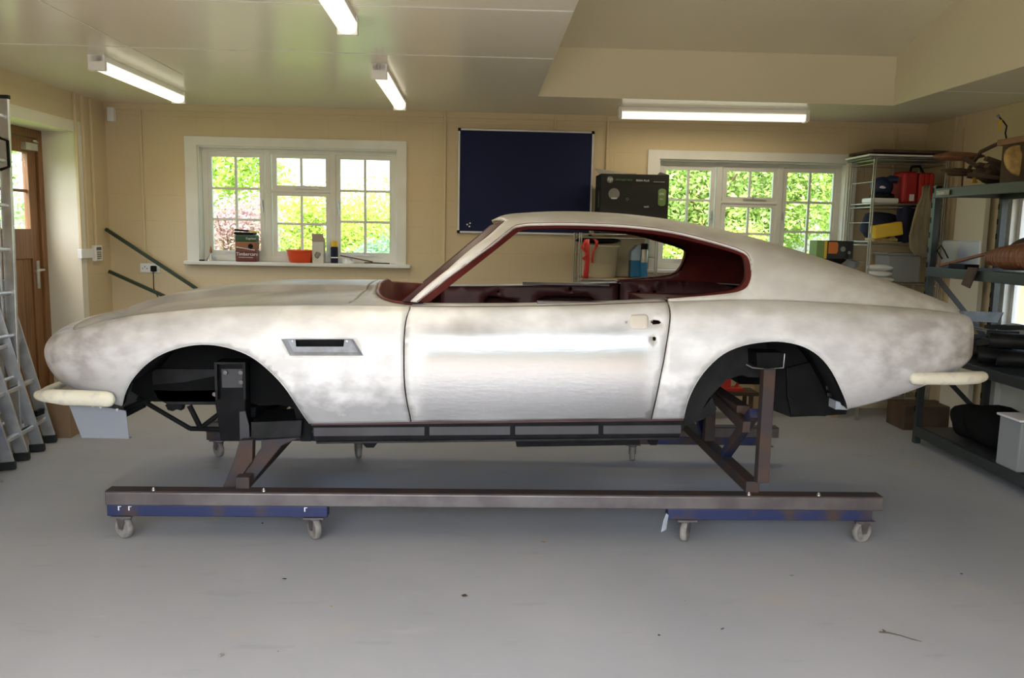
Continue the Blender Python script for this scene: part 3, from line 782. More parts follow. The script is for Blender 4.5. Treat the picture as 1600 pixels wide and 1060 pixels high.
# doors with lock holes
def oval(cx, cy, rx, ry, n=10): return [iS(cx+rx*cos(2*pi*k/n), cy+ry*sin(2*pi*k/n)) for k in range(n)]
h1 = [iS(*p) for p in ((1017, 500), (1020, 502), (1020, 499), (1030, 500), (1033.5, 503.5), (1030, 506.5), (1020, 507.5), (1019, 505), (1017, 505))]
door = DLd+DRd[::-1]
both('door', door, S, ['door_skin', 'maroon_dark'], .012, .028, TS, holes=[h1, oval(1022.5, 529.5, 2.8, 3.6), oval(979.3, 503.5, .8, .9, 6)])
for s in (-1, 1):
    q = [S(u, .985, s)+Vector((0, s*.0005, 0)) for u in [DLd[-1][0]+.004+(DRd[-2][0]-DLd[-1][0]-.008)*i/40 for i in range(41)]]
    part('waist_crease', MB().tube(q, .0028, 6), 'maroon_dark', car)
# handle blanking pad
pad = [iS(*p) for p in smooth_px([(986, 492), (998, 491), (1010, 492), (1012.5, 500), (1011.5, 511), (1008, 513.5), (998, 514), (988, 513.5), (984.5, 510), (984, 500), (986, 492)], 3)[:-1]]
for s in (-1, 1):
    b = panel(pad, lambda a, c: S(a, c, s)+Vector((0, s*.007, 0)), .015, TS)
    part('handle_pad', b, 'pad', car, solid=.006)
# rear quarters
quarter = DRq+[(1.5, 1), (2.2, 1), (3.15, 1), (3.15, 0)]+A_R[::-1]
both('rear_quarter', quarter, S, ['body', 'black'], .012, .028, TS)
# arch lips
for A in (A_F, A_R):
    for s in (-1, 1):
        o = [S(u, t, s) for u, t in A]
        part('wheel_arch_lip', MB().loft([o, [p+Vector((0, -s*.012, 0)) for p in o], [p+Vector((0, -s*.035, .004)) for p in o]]), ['body', 'black'], car, solid=.003)
# bonnet and surrounding top panel, laid out in plan (x, y)
Cc = []
for i in range(60): r_ = row(-2.97+i*(-.33+2.97)/59); Cc.append((r_[3], r_[4]))
xb0, xb1 = -1.97, -.62
bon = []
for i in range(30):
    x = xb0+(xb1-xb0)*i/29; bon.append((x, -(crown(x)[0]-.03)))
bon[0] = (bon[0][0]+.03, bon[0][1]+.02)
bon[-1] = (bon[-1][0]-.02, bon[-1][1]+.03)
arc_front = [(-2.0-.04*cos(y/.68*pi/2), y) for y in [(.66-1.32*i/16) for i in range(1, 16)]]
bonnet = bon+[(xb1, -.60)]+[(xb1+.012*cos(y/.6*pi/2), y) for y in (-.3, 0, .3)]+[(xb1, .60)]+[(x, -y) for x, y in bon[::-1]]+arc_front
def grow(poly, d):
    out = []; m = len(poly)
    for i in range(m):
        a = Vector(poly[i-1]); c = Vector(poly[(i+1) % m]); t_ = (c-a).normalized(); out.append((poly[i][0]+t_.y*d, poly[i][1]-t_.x*d))
    return out
ws = smooth_px([(-.33, -.735), (-.42, -.70), (-.50, -.58), (-.545, -.40), (-.56, -.2), (-.565, 0)], 3)
ws = ws+[(x, -y) for x, y in ws[::-1][1:]]
outer = [(x, -y) for x, y in Cc]+[(-.33, -.735)]+ws[1:-1]+[(-.33, .735)]+Cc[::-1]
fnH = lambda x, y: Hood(x, y)
part('front_top_panel', panel(outer, fnH, .035, 1, holes=[grow(bonnet, .004)], up=True), ['body_top_shaded', 'black'], car, solid=.012)
part('bonnet', panel(bonnet, fnH, .018, 1, up=True), ['body_top_shaded', 'black'], car, solid=.012, label='bonnet with raised air scoop')
# maroon rim of the windscreen aperture and the dark scuttle below it
R0 = [Hood(x, y) for x, y in ws]; cc = Vector((-.1, YC, 0))
def inn(p, d, dz): v = Vector((cc.x-p.x, cc.y-p.y, 0)).normalized(); return p+v*d+Vector((0, 0, dz))
part('windscreen_surround', MB().loft([R0, [inn(p, .006, .006) for p in R0], [inn(p, .022, -.002) for p in R0], [inn(p, .03, -.10) for p in R0], [inn(p, .12, -.16) for p in R0]]), 'maroon', car, solid=.004)
# glasshouse sides + roof + fastback
open_px = smooth_px([(1044, 467), (1106, 462), (1140, 458.5), (1156, 455), (1168, 447.5), (1174, 430), (1172, 406), (1162, 393), (1125, 380), (1050, 361), (975, 352), (900, 349), (840, 349), (820, 350), (806, 352.5)], 3)+smooth_px([(800, 356), (760, 388), (652, 472)], 3)
O_ = [iG(*p) for p in open_px]
left_px = [(641, 471), (700, 421), (783, 350.5), (787, 347), (788.5, 344.5)]
L_ = [iG(*p) for p in left_px]
xc0 = .058
hdr = [(L_[-1][0]+(xc0-L_[-1][0])*s**.8, L_[-1][1]+(1-L_[-1][1])*s) for s in (0, .2, .4, .6, .8, 1)]
roofo = L_[:-1]+hdr+[(xc0+(2.52-xc0)*i/30, 1) for i in range(1, 31)]
tail = []
for i in range(13):
    r_ = row(3.15+(2.3-3.15)*i/12); tail.append((r_[3]-.0, 0))
glass = [iG(*p) for p in open_px]
lowx = [2.52, 2.2, 1.8, 1.4, 1.1]
roofo = roofo+[(x, 0) for x in lowx]+[(O_[0][0], 0)]+O_
def Gr(x, v, side=-1):
    # tail end follows the rounded plan of the tail
    p = G(min(x, 2.515), v, side); return p
GT = .95
both('roof_panel', roofo, Gr, ['body', 'maroon'], .014, .03, GT)
# maroon rebate around the side opening
in_px = smooth_px([(1044, 466), (1106, 460), (1138, 455.5), (1152, 452), (1162, 445), (1168, 430), (1166, 409), (1157, 399), (1123, 388), (1050, 370), (975, 361), (900, 357.5), (845, 357.5), (826, 358.5), (814, 361)], 3)+smooth_px([(807, 364.5), (768, 396), (671, 472)], 3)
for s in (-1, 1):
    r0, r1, r2, r3 = [], [], [], []
    for (u, v), (px, py) in zip(O_, in_px):
        p = G(u, v, -1); q = at(px, py, Y=p.y+.022)
        q2 = q+Vector((0, .055, 0)); r_in = q2+(q-p)*.6
        fl = lambda w: Vector((w.x, YC+s*(YC-w.y), w.z))
        r0.append(fl(p)); r1.append(fl(p+Vector((0, .012, 0)))); r2.append(fl(q)); r3.append(fl(q2))
    part('window_rebate', MB().loft([r0, r1, r2, r3]), 'maroon', car, solid=.003)
# header rail under the windscreen edge of the roof
hp = [G(u, v, -1) for u, v in hdr]; hp = hp+[Vector((p.x, 2*YC-p.y, p.z)) for p in hp[::-1][1:]]
d1, d2, d3 = Vector((.012, 0, -.02)), Vector((-.004, 0, -.035)), Vector((.05, 0, -.055))
part('windscreen_header', MB().loft([[p+Vector((.004, 0, -.004)) for p in hp], [p+d1 for p in hp], [p+d2 for p in hp], [p+d3 for p in hp], [p+Vector((.12, 0, -.03)) for p in hp]]), 'brown_primer', car, solid=.003)
# maroon inner face of the windscreen pillars
for s in (-1, 1):
    a = [G(u, v, s) for u, v in L_]; w = [p+Vector((-.045*min(1, 2.2*(1-i/(len(a)-.9))), -s*.035, -.004)) for i, p in enumerate(a)]
    part('windscreen_pillar', MB().loft([a, [p+Vector((-.006, -s*.008, -.002)) for p in a], w, [p+Vector((.02, -s*.03, -.01)) for p in w], [p+Vector((.04, -s*.05, -.03)) for p in a]]), 'maroon_dark', car, solid=.003)
# rear deck closing flap to the tail and inner structures
fl = lambda s, x, h, z: Vector((x, YC+s*h, z))
for s in (-1, 1):
    # inner door skin with pressed recesses
    def ids(x, z, s=s): return fl(s, x, .74-.05*(1.2-z), z)
    zb_ = lambda x: crown(x)[1]+.004
    x0, x1 = -.26, .92
    top = [(x0+(x1-x0)*i/10, zb_(x0+(x1-x0)*i/10)) for i in range(11)]
    hl = [[(.05, 1.02), (.02, 1.09), (.06, 1.13), (.24, 1.10), (.26, 1.04), (.2, 1.0)], [(.36, 1.03), (.38, 1.11), (.44, 1.135), (.68, 1.14), (.76, 1.12), (.78, 1.03)]]
    hl += [[(.60+.012*cos(k), 1.18+.012*sin(k)) for k in range(6)], [(.12+.01*cos(k), 1.155+.01*sin(k)) for k in range(6)]]
    part('door_inner_panel', panel(top+[(x1, .72), (x0, .72)], ids, .05, 1, holes=hl), 'maroon_dark', car, solid=.012)
    b = MB().box(x0, x1, YC+s*.755-.012, YC+s*.755+.012, 1.13, 1.165)
    part('window_channel', b, 'black', car)
    part('door_top_rail', MB().box(.28, .86, YC+s*.725-.02, YC+s*.725+.02, 1.205, 1.222), 'steel', car, bevel=.004)
    # inner quarter skin behind the door
    q0 = [(.93, .95), (.93, 1.236), (1.1, 1.245), (1.3, 1.25), (1.55, 1.245), (1.75, 1.20), (1.75, 1.14), (1.06, 1.14), (1.0, .95)]
    part('quarter_inner_panel', panel(q0, lambda x, z, s=s: fl(s, x, .70, z), .06, 1, holes=[[(1.05+.014*cos(k), 1.17+.014*sin(k)) for k in range(6)], [(1.16+.011*cos(k), 1.175+.011*sin(k)) for k in range(6)]]), 'maroon_dark', car, solid=.01)
    # inner sail lining so the quarter reads solid behind the window
    lin_ = [(1.06, .02), (1.30, .02), (1.60, .05), (1.9, .2), (1.85, .5), (1.5, .5), (1.30, .50), (1.33, .30), (1.30, .12)]
b = MB().box(.98, 1.95, YC-.69, YC+.69, 1.155, 1.17)
part('parcel_shelf', b, 'maroon', car)
b = MB().add([(.92, YC-.69, .70), (.92, YC+.69, .70), (1.0, YC+.69, 1.158), (1.0, YC-.69, 1.158)], [(0, 1, 2, 3)])
part('rear_bulkhead', b, 'maroon_dark', car, solid=.01)
part('dashboard_support', MB().box(-.38, -.33, YC-.70, YC+.70, 1.03, 1.12), 'maroon_dark', car, bevel=.01)
part('front_bulkhead', MB().box(-.62, -.60, YC-.72, YC+.72, .66, 1.15), 'maroon_dark', car)
part('floor_pan', MB().box(-.62, 1.0, YC-.84, YC+.84, .64, .66), 'black', car)
part('boot_floor', MB().box(1.62, 2.25, YC-.55, YC+.55, .74, .76), 'black', car)
part('tail_inner_panel', MB().box(1.9, 1.92, YC-.7, YC+.7, .75, 1.17), 'black', car)
# sill beams
for s in (-1, 1):
    def P2(px, py, h):   # outline point carried to either flank
        p = at(px, py, Y=YC-h); return Vector((p.x, YC+s*h, p.z))
    def pl(pts, h, th): return [P2(x, y, h) for x, y in pts], [P2(x, y, h)+Vector((0, -s*th, 0)) for x, y in pts]
    b = MB().prism(*pl([(484, 660), (1069, 651), (1069, 668), (1060, 686), (494, 693), (488, 676)], .86, .12))
    sl = part('sill', b, 'black', car, bevel=.004)
    for i, (xa, xb) in enumerate(((490, 663), (671, 797), (805, 935), (943, 1064))):
        f_ = lambda x, y0: y0-(x-484)*.0075
        part('recess_strip', MB().prism(*pl([(xa, f_(xa, 669)), (xb, f_(xb, 669)), (xb, f_(xb, 682)), (xa, f_(xa, 682))], .863, .01)), 'sill_grey', sl)
    b = MB().prism(*pl([(486, 661.5), (1068, 653.5), (1068, 657.5), (486, 665)], .868, .01))
    part('seam_flange', b, 'maroon_dark', sl)
    b = MB().prism(*pl([(494, 691), (1062, 684), (1062, 687), (494, 694)], .875, .02)); part('jacking_flange', b, 'chassis', sl)
    part('body_outrigger', MB().prism(*pl([(807, 689), (1000, 686), (1000, 696), (807, 699)], .70, .30)), 'black', car, bevel=.003)
    part('jacking_point', MB().prism(*pl([(563, 690), (592, 690), (584, 700), (572, 700)], .70, .06)), 'black', car)
    part('jacking_point', MB().prism(*pl([(1010, 686), (1030, 686), (1026, 696), (1016, 696)], .70, .06)), 'black', car)
# ---- front: inner wings, box rails, suspension towers, tubes
for s in (-1, 1):
    def P2(px, py, h, s=s):
        p = at(px, py, Y=YC-h); return Vector((p.x, YC+s*h, p.z))
    def pl(pts, h, th): return [P2(x, y, h) for x, y in pts], [P2(x, y, h)+Vector((0, -s*th, 0)) for x, y in pts]
    # liner over the wheel
    A = [S(u, t, s) for u, t in A_F]; n0, n1 = 6, len(A)-3
    o = [p+Vector((0, -s*.03, .006)) for p in A[n0:n1]]
    part('wheel_arch_liner', MB().loft([o, [p+Vector((0, -s*.36, .01)) for p in o]]), 'black', car, solid=.004)
    part('inner_wing', MB().prism(*pl([(205, 612), (215, 560), (260, 520), (340, 505), (420, 530), (470, 590), (484, 640), (470, 640), (440, 633), (405, 634), (385, 628), (240, 628), (222, 622)], .50, .02)), 'black_matt', car)
    part('box_rail', MB().prism(*pl([(238, 608), (275, 610), (340, 609), (340, 633), (262, 633), (246, 624)], .50, .10)), 'chassis', car, bevel=.004)
    part('box_rail', MB().prism(*pl([(236, 576), (340, 577), (340, 588), (290, 598), (238, 603)], .51, .08)), 'chassis', car, bevel=.004)
    tw = part('suspension_tower', MB().prism(*pl([(336, 568), (382, 568), (384, 690), (345, 690), (336, 632)], .60, .22)), 'black', car, bevel=.005)
    part('tower_flange', MB().prism(*pl([(334.5, 566.5), (383, 566.5), (383, 569.5), (334.5, 569.5)], .64, .27)), 'chassis', tw)
    part('tower_flange', MB().prism(*pl([(334.5, 569), (338.5, 569), (340, 625), (336.5, 625)], .64, .05)), 'chassis', tw)
    part('tower_flange', MB().prism(*pl([(379, 569), (383, 569), (384, 625), (380.5, 625)], .64, .05)), 'chassis', tw)
    part('tower_plate', MB().prism(*pl([(346, 577), (379, 577), (379, 606), (347, 606)], .605, .004)), 'sill_grey', tw)
    part('tower_plate', MB().prism(*pl([(374, 644), (383, 643), (389, 665), (390, 689), (375, 689)], .612, .01)), 'sill_grey', tw)
    for q in ((353, 582), (377, 582), (377.5, 597), (336, 616)):
        c = P2(q[0], q[1], .605); part('tower_bolt', MB().lathe((c.x, c.y, c.z), [(.011, s*.012), (.011, 0)], 8, 'y'), 'steel', tw)
    part('footwell_box', MB().prism(*pl([(392, 660), (472, 657), (470, 684), (392, 687)], .62, .30)), 'chassis', car, bevel=.004)
    part('footwell_side', MB().prism(*pl([(440, 560), (486, 600), (486, 690), (470, 690), (462, 650)], .58, .02)), 'black', car)
    for a, c, r_ in (((196, 640), (238, 622), .016), ((215, 622), (297, 670), .013), ((297, 670), (345, 671), .013), ((296, 634), (313, 668), .015), ((345, 645), (315, 668), .013), ((180, 655), (225, 632), .018)):
        part('tie_tube', MB().tube([P2(*a, .47), P2(*c, .47)], r_, 8), 'black', car)
    part('bump_stop', MB().prism(*pl([(258, 633), (285, 633), (283, 642), (276, 640), (270, 643), (262, 641)], .49, .05)), 'black', car)
    # ---- rear wheel house
    A = [S(u, t, s) for u, t in A_R]
    o = [p+Vector((0, -s*.03, .006)) for p in A]
    part('wheel_arch_liner', MB().loft([o, [p+Vector((0, -s*.30, .01)) for p in o]]), 'black', car, solid=.004)
    part('wheel_house', MB().prism(*pl([(1068, 655), (1085, 585), (1130, 545), (1200, 522), (1225, 522), (1225, 590), (1168, 590), (1160, 586), (1135, 594), (1108, 622), (1092, 650)], .58, .012)), 'chassis', car)
    part('wheel_house', MB().prism(*pl([(1200, 530), (1262, 528), (1300, 560), (1332, 610), (1322, 648), (1283, 650), (1235, 652), (1203, 640), (1203, 590)], .60, .012)), 'black', car)
    b = MB()
    for k in range(7):
        c = P2(1288+k*2.0, 562+k*11, .70); b.box(c.x-.02, c.x+.02, c.y-.008, c.y+.008, c.z-.012, c.z+.012)
    part('rivet_strip', b, 'chassis', car, bevel=.006)
    part('boot_side_box', MB().prism(*pl([(1230, 575), (1290, 560), (1318, 640), (1290, 651), (1237, 650), (1231, 622)], .62, .35)), 'black', car, bevel=.006)
    part('spring_seat', MB().prism(*pl([(1182, 551), (1225, 551), (1225, 573), (1212, 576), (1183, 575)], .72, .14)), 'black', car, bevel=.004)
    part('seam_bead', MB().tube([P2(1166, 570, .735), P2(1176, 575, .735), P2(1200, 577, .735), P2(1224, 575, .735), P2(1226, 553, .735)], .003, 6), 'zinc', car)
    part('seam_bead', MB().tube([P2(1230, 575, .625), P2(1231, 620, .625), P2(1236, 626, .625)], .003, 6), 'chassis', car)
    part('arch_closing_bracket', MB().prism(*pl([(1306, 627), (1323, 632), (1325, 641), (1305, 640)], .80, .08)), 'vent_grey', car)
    part('chassis_leg', MB().prism(*pl([(1062, 652), (1092, 648), (1112, 622), (1120, 640), (1100, 655), (1066, 668)], .56, .10)), 'chassis', car)
part('front_cross_member', MB().box(-1.30, -1.16, YC-.5, YC+.5, .56, .62), 'black', car, bevel=.01)
part('gearbox_tunnel', MB().blob((-.95, YC, .74), (.16, .14, .10), 2, .1, 4), 'blue_rust', car)
b = MB()
for s in (-1, 1): b.box(-.92, -.86, YC+s*.28-.03, YC+s*.28+.03, .62, .78)
part('engine_mount', b, 'chassis', car, bevel=.006)
part('radiator_panel', MB().box(-2.02, -2.0, YC-.6, YC+.6, .80, 1.0), 'black', car)
part('inner_nose_box', MB().box(-1.99, -1.75, YC-.5, YC+.5, .78, .84), 'black', car)
part('rear_axle_cover', MB().box(1.5, 1.62, YC-.56, YC+.56, .80, 1.1), 'black', car, bevel=.02)
# side vent tray
for s in (-1, 1):
    fv = lambda p, d: S(p[0], p[1], s)+Vector((0, -s*d, 0))
    o0 = [fv(p, .001) for p in V_]
    in_ = [iS(*p) for p in ((447, 531.5), (548, 531.5), (559, 552), (457, 552))]
    o1 = [fv(p, .022) for p in in_]
    tray = MB().loft([o0+o0[:1], o1+o1[:1]], smooth=False)
    sl_ = [iS(*p) for p in ((460, 532), (537, 532), (535.5, 543), (461, 543))]
    pnl = panel(in_, lambda u, t: S(u, t, s)+Vector((0, -s*.022, 0)), .02, TS, holes=[sl_])
    tray.add(pnl.v, pnl.f, False)
    vt = part('side_vent', tray, 'vent_grey', car, solid=.002)
    for q in ((455.5, 534), (541, 534)):
        c = fv(iS(*q), .021); part('vent_screw', MB().lathe((c.x, c.y, c.z), [(.006, 0), (.005, s*.004)], 8, 'y'), 'zinc', vt)
    c1 = fv(iS(506, 540), .06); part('vent_duct', MB().box(c1.x-.16, c1.x+.16, c1.y-.006, c1.y+.006, c1.z-.05, c1.z+.04), 'black', vt)
# bumpers: quarter blades wrapping the corners
def blade(us, out, z, hh, th, side, px_end, taper=lambda u: 1):
    sec = [(cos(a)*th, sin(a)*hh) for a in [2*pi*k/12 for k in range(12)]]
    rings = []
    for i, u in enumerate(us):
        mx, mh = row(u)[0], row(u)[1]; a = row(u-.02); c = row(u+.02)
        d = Vector((c[0]-a[0], side*(c[1]-a[1]), 0)).normalized(); nrm = Vector((-d.y, d.x, 0))
        if nrm.dot(Vector((mx-.2, side*mh, 0))) < 0: nrm = -nrm
        base = Vector((mx, YC+side*mh, z(u)))+nrm*out(u)
        k = min(1, .35+(.65 if i == 0 else 1)*min(i, len(us)-1-i)/2.0) if i in (0, 1, len(us)-1, len(us)-2) else 1
        k2 = k*taper(u); rings.append([base+nrm*sx*k+Vector((0, 0, sz*k2)) for sx, sz in sec])
    b = MB().loft(rings, closed=True)
    b.add(rings[0], [list(range(12))[::-1]], True); b.add(rings[-1], [list(range(12))], True); return b
for s in (-1, 1):
    us = [-1.72-.02*0, -1.735, -1.76, -1.85, -1.95, -2.03, -2.1, -2.18, -2.25, -2.33, -2.4, -2.5, -2.6, -2.68, -2.7]
    b = blade(us, lambda u: .0 if u > -1.9 else min(.03, (-1.9-u)*.2), lambda u: .735-.035*min(1, max(0, (-2.1-u)/.3)), .038, .028, s, 180, lambda u: 1-.5*min(1, max(0, (-2.05-u)/.3)))
    part('front_quarter_bumper', b, 'filler', car)
    us = [2.10, 2.11, 2.14, 2.2, 2.27, 2.35, 2.42, 2.5, 2.58, 2.68, 2.8, 2.9, 2.92]
    b = blade(us, lambda u: -.015 if u < 2.2 else min(.05, -.015+(u-2.2)*.28), lambda u: .885-.03*min(1, max(0, (u-2.45)/.25)), .032, .03, s, 1414, lambda u: 1-.45*min(1, max(0, (u-2.4)/.3)))
    part('rear_quarter_bumper', b, 'filler', car)
# front valance sheet
def vp(px, py, Y): return at(px, py, Y=Y)
a = [vp(*p, 4.06) for p in ((107, 630), (150, 634), (197, 642), (202, 685), (128, 684))]
mid = [Vector((p.x, 2*YC-p.y, p.z)) for p in a]
b = MB(); b.add(a, [(0, 1, 2, 3, 4)]); b.add(mid, [(0, 1, 2, 3, 4)])
pt = [a[0], Vector((a[0].x-.10, YC-.45, a[0].z)), Vector((a[0].x-.12, YC+.45, a[0].z)), mid[0]]
pb = [a[4], Vector((a[4].x-.06, YC-.45, a[4].z)), Vector((a[4].x-.06, YC+.45, a[4].z)), mid[4]]
b.loft([pt, pb], smooth=False)
b.loft([[a[4]+Vector((0, 0, .001)), a[3]], [a[4]+Vector((0, .03, 0)), a[3]+Vector((0, .03, 0))]], smooth=False)
va = part('front_valance', b, 'valance', car, solid=.003, label='pale grey primed lower valance')
for q in ((118, 632), (146, 634), (158, 636), (184, 640)):
    c = vp(*q, 4.055); part('valance_bolt', MB().lathe((c.x, c.y, c.z), [(.007, -.008), (.007, .002)], 8, 'y'), 'zinc', va)

# ================================================================== THE TROLLEY
dol = thing('body_trolley', 'rusty and blue steel trolley on eight small castors under the car body', 'trolley', (0.1, YC, 0))
XA, XB = -1.83, 2.07
for s, y in ((-1, 4.05), (1, 5.55)):
    rl = part('side_rail', MB().box(XA, XB, y-.025, y+.045, .178, .245), 'steel', dol, bevel=.006)
    part('rail_top_plate', MB().box(XA, XB, y-.02, y+.06, .245, .25), 'rusty', rl)
    part('caster_beam', MB().box(-1.825, -.745, y-.02, y+.04, .122, .178), 'blue_rust', dol, bevel=.004)
    part('caster_beam', MB().box(.965, 2.02, y-.02, y+.04, .122, .178), 'blue_rust', dol, bevel=.004)
    for x in (-1.06, 1.38, 1.74, -1.60) if s < 0 else (-1.06, 1.38): part('rail_bolt', MB().lathe((x, y-.005, .25), [(.010, 0), (.010, .008), (.006, .008), (.006, .016)], 8), 'zinc', dol)
    for x, an in ((-1.755, .5), (-.815, .95), (1.065, 1.12), (1.985, .35)):
        if s > 0: an += .3
        z = .055; d = Vector((cos(an if x > 0 else pi-an), -sin(an)*.9, 0)).normalized(); ax = Vector((-d.y, d.x, 0))
        ax = Vector((-sin(an), -cos(an), 0)) if x < 0 else Vector((sin(an), -cos(an), 0)); d = Vector((-ax.y, ax.x, 0))
        c = Vector((x, y+.01, 0)); w = c+Vector((0, 0, z))
        b = MB().box(x-.05, x+.05, y-.03, y+.05, .114, .122).lathe((x, y+.01, 0), [(.03, .102), (.03, .114)], 14)
        for q in (-1, 1):
            b.prism([c+ax*q*.021+d*k+Vector((0, 0, h)) for k, h in ((-.028, .104), (.028, .104), (.014, .05), (-.014, .05))], [c+ax*q*.024+d*k+Vector((0, 0, h)) for k, h in ((-.028, .104), (.028, .104), (.014, .05), (-.014, .05))])
        ca = part('caster', b, 'steel', dol)
        R = Matrix((d, Vector((0, 0, 1)), ax)).transposed()
        wb = MB(); prof = [(.012, -.018), (.040, -.014), (.044, -.018), (.053, -.014), (.055, 0), (.053, .014), (.044, .018), (.040, .014), (.012, .018)]
        tmp = MB().lathe((0, 0, 0), prof, 22); wb.add([w+R@v for v in tmp.v], tmp.f, True)
        part('caster_wheel', wb, 'caster_tyre', ca)
part('hanging_tag', MB().prism([Vector((.955+x, 4.02, .16+z)) for x, z in ((0, 0), (.012, -.01), (.004, -.085), (-.022, -.10), (-.014, -.04))], [Vector((.955+x, 4.024, .16+z)) for x, z in ((0, 0), (.012, -.01), (.004, -.085), (-.022, -.10), (-.014, -.04))]), 'vent_grey', dol)
# white paint ticks on the blue beam
for x in (-1.77, -1.72, -.86): part('paint_mark', MB().box(x, x+.006, 4.0292, 4.0302, .152, .170).box(x, x+.016, 4.0292, 4.0302, .170, .174), 'white', dol)
# transverse frames
XF = 1.41
part('rear_transom', MB().box(XF-.035, XF+.035, 4.08, 5.55, .25, .31), 'rusty', dol, bevel=.004)
for s in (-1, 1):
    Yp = YC+s*.72
    part('rear_post', MB().box(XF+.012, XF+.072, Yp-.03, Yp+.03, .31, .90), 'rusty', dol, bevel=.004)
    part('rear_brace', MB().bar((XF, YC+s*.22, .31), (XF, YC+s*.68, .66), .05, .05), 'blue_rust', dol, bevel=.003)
    part('rear_stay', MB().bar((XF-.03, YC+s*.10, .62), (XF-.03, YC+s*.66, .58 if s < 0 else .80), .04, .06), 'rusty', dol, bevel=.003)
    # front legs from the rail to the underside of the chassis
    def P2(px, py, h, s=s):
        p = at(px, py, Y=YC-h); return Vector((p.x, YC+s*h, p.z))
    def pl(pts, h, th): return [P2(x, y, h) for x, y in pts], [P2(x, y, h)+Vector((0, -s*th, 0)) for x, y in pts]
    part('front_leg', MB().prism(*pl([(374, 689), (395, 688), (394, 722), (384, 735), (362, 769), (345, 769), (365, 722)], .66, .06)), 'rusty', dol, bevel=.004)
    part('front_leg', MB().prism(*pl([(408, 688), (470, 684), (440, 697), (382, 769), (362, 769), (408, 700)], .64, .05)), 'rusty', dol, bevel=.004)
part('centre_upright', MB().box(XF-.03, XF+.03, YC+.10, YC+.16, .31, .64), 'rusty', dol, bevel=.003)
part('upper_transom', MB().box(XF-.035, XF+.035, 4.3, 5.4, .60, .66), 'rusty', dol, bevel=.004)
part('front_transom', MB().box(-1.21, -1.14, 4.08, 5.55, .25, .31), 'rusty', dol, bevel=.004)
part('front_bearer', MB().box(-1.2, -1.12, 4.32, 5.28, .50, .555), 'black', dol, bevel=.004)

# ================================================================== THINGS ALONG THE BACK WALL
SZ = 1.2445
def L2(px, py, Y): return at(px, py, Y=Y)
# --- window sill, left window
t = thing('funnel', 'small clear funnel with a brown knob, at the left end of the window sill', 'funnel', (-2.36, 7.41, SZ))
part('cone', MB().lathe((-2.36, 7.41, SZ), [(.045, 0), (.043, .012), (.012, .062), (.008, .075)], 18), 'chrome', t)
part('knob', MB().lathe((-2.36, 7.41, SZ+.07), [(.010, 0), (.012, .02), (.007, .045), (.002, .062)], 12), 'tin_wood', t)
solo('sponge', MB().box(-2.45, -2.41, 7.36, 7.40, SZ, SZ+.012), 'black', 'tiny black offcut beside the funnel on the window sill', 'offcut', bevel=.003)
t = thing('paint_tin', 'tall rectangular paint tin, green over wood brown over dark red, with white lettering', 'paint tin', (-2.05, 7.41, SZ))
x0, x1, y0, y1 = -2.135, -1.955, 7.35, 7.47
part('tin_body', MB().box(x0, x1, y0, y1, SZ, SZ+.11), 'tin_red', t, bevel=.012)
part('tin_band', MB().box(x0, x1, y0, y1, SZ+.108, SZ+.175), 'tin_wood', t, bevel=.008)
part('tin_top', MB().box(x0, x1, y0, y1, SZ+.173, SZ+.235), 'tin_green', t, bevel=.01)
part('swoosh', MB().prism([Vector((x0+.01, y0-.001, SZ+.125)), Vector((x1-.01, y0-.001, SZ+.10)), Vector((x1-.01, y0-.001, SZ+.106)), Vector((x0+.01, y0-.001, SZ+.131))], [Vector((x0+.01, y0+.002, SZ+.125)), Vector((x1-.01, y0+.002, SZ+.10)), Vector((x1-.01, y0+.002, SZ+.106)), Vector((x0+.01, y0+.002, SZ+.131))]), 'white', t)
part('badge', MB().lathe((x1-.045, y0-.002, SZ+.135), [(.022, .001), (.022, 0)], 16, 'y'), 'black', t)
part('tin_lid', MB().box(x0-.006, x1-.02, y0-.004, y1+.004, SZ+.235, SZ+.255), 'black', t, bevel=.006)
text('Timbercare', .040, (x0+.010, y0-.002, SZ+.055), (1, 0, 0), (0, 0, 1), 'text_white', t)
text('Cuprinol', .024, (x1-.085, y0-.002, SZ+.195), (1, 0, 0), (0, 0, 1), 'text_white', t)
text('FOR SHEDS AND FENCES', .011, (x0+.03, y0-.002, SZ+.035), (1, 0, 0), (0, 0, 1), 'text_white', t)
t = thing('paint_brush', 'yellow handled brush lying across the lid of the paint tin', 'brush', (-2.02, 7.40, SZ+.26))
part('handle', MB().bar((-2.02, 7.38, SZ+.268), (-1.93, 7.37, SZ+.258), .022, .012), 'yellow', t, bevel=.004)
part('bristles', MB().bar((-2.14, 7.39, SZ+.275), (-2.02, 7.38, SZ+.267), .05, .016), 'black', t, bevel=.004)
solo('washing_bowl', MB().lathe((-1.585, 7.42, SZ), [(.085, 0), (.095, .006), (.112, .07), (.116, .098), (.122, .10), (.122, .112), (.112, .112), (.106, .07), (.088, .012), (.0, .010)], 32), 'orange_red', 'bright orange-red plastic bowl on the window sill', 'bowl')
t = thing('milk_carton', 'grey and white gable carton on the sill between orange bowl and spray can', 'carton', (-1.42, 7.42, SZ))
x0, x1, y0, y1 = -1.475, -1.375, 7.37, 7.46
part('carton_body', MB().box(x0, x1, y0, y1, SZ, SZ+.185), 'carton', t, bevel=.003)
part('carton_top', MB().prism([Vector((x0, y0, SZ+.185)), Vector((x1, y0, SZ+.185)), Vector((x1-.01, (y0+y1)/2, SZ+.235)), Vector((x0-.008, (y0+y1)/2, SZ+.24))], [Vector((x0, y1, SZ+.185)), Vector((x1, y1, SZ+.185)), Vector((x1-.01, (y0+y1)/2+.004, SZ+.235)), Vector((x0-.008, (y0+y1)/2+.004, SZ+.24))]), 'pink_grey', t)
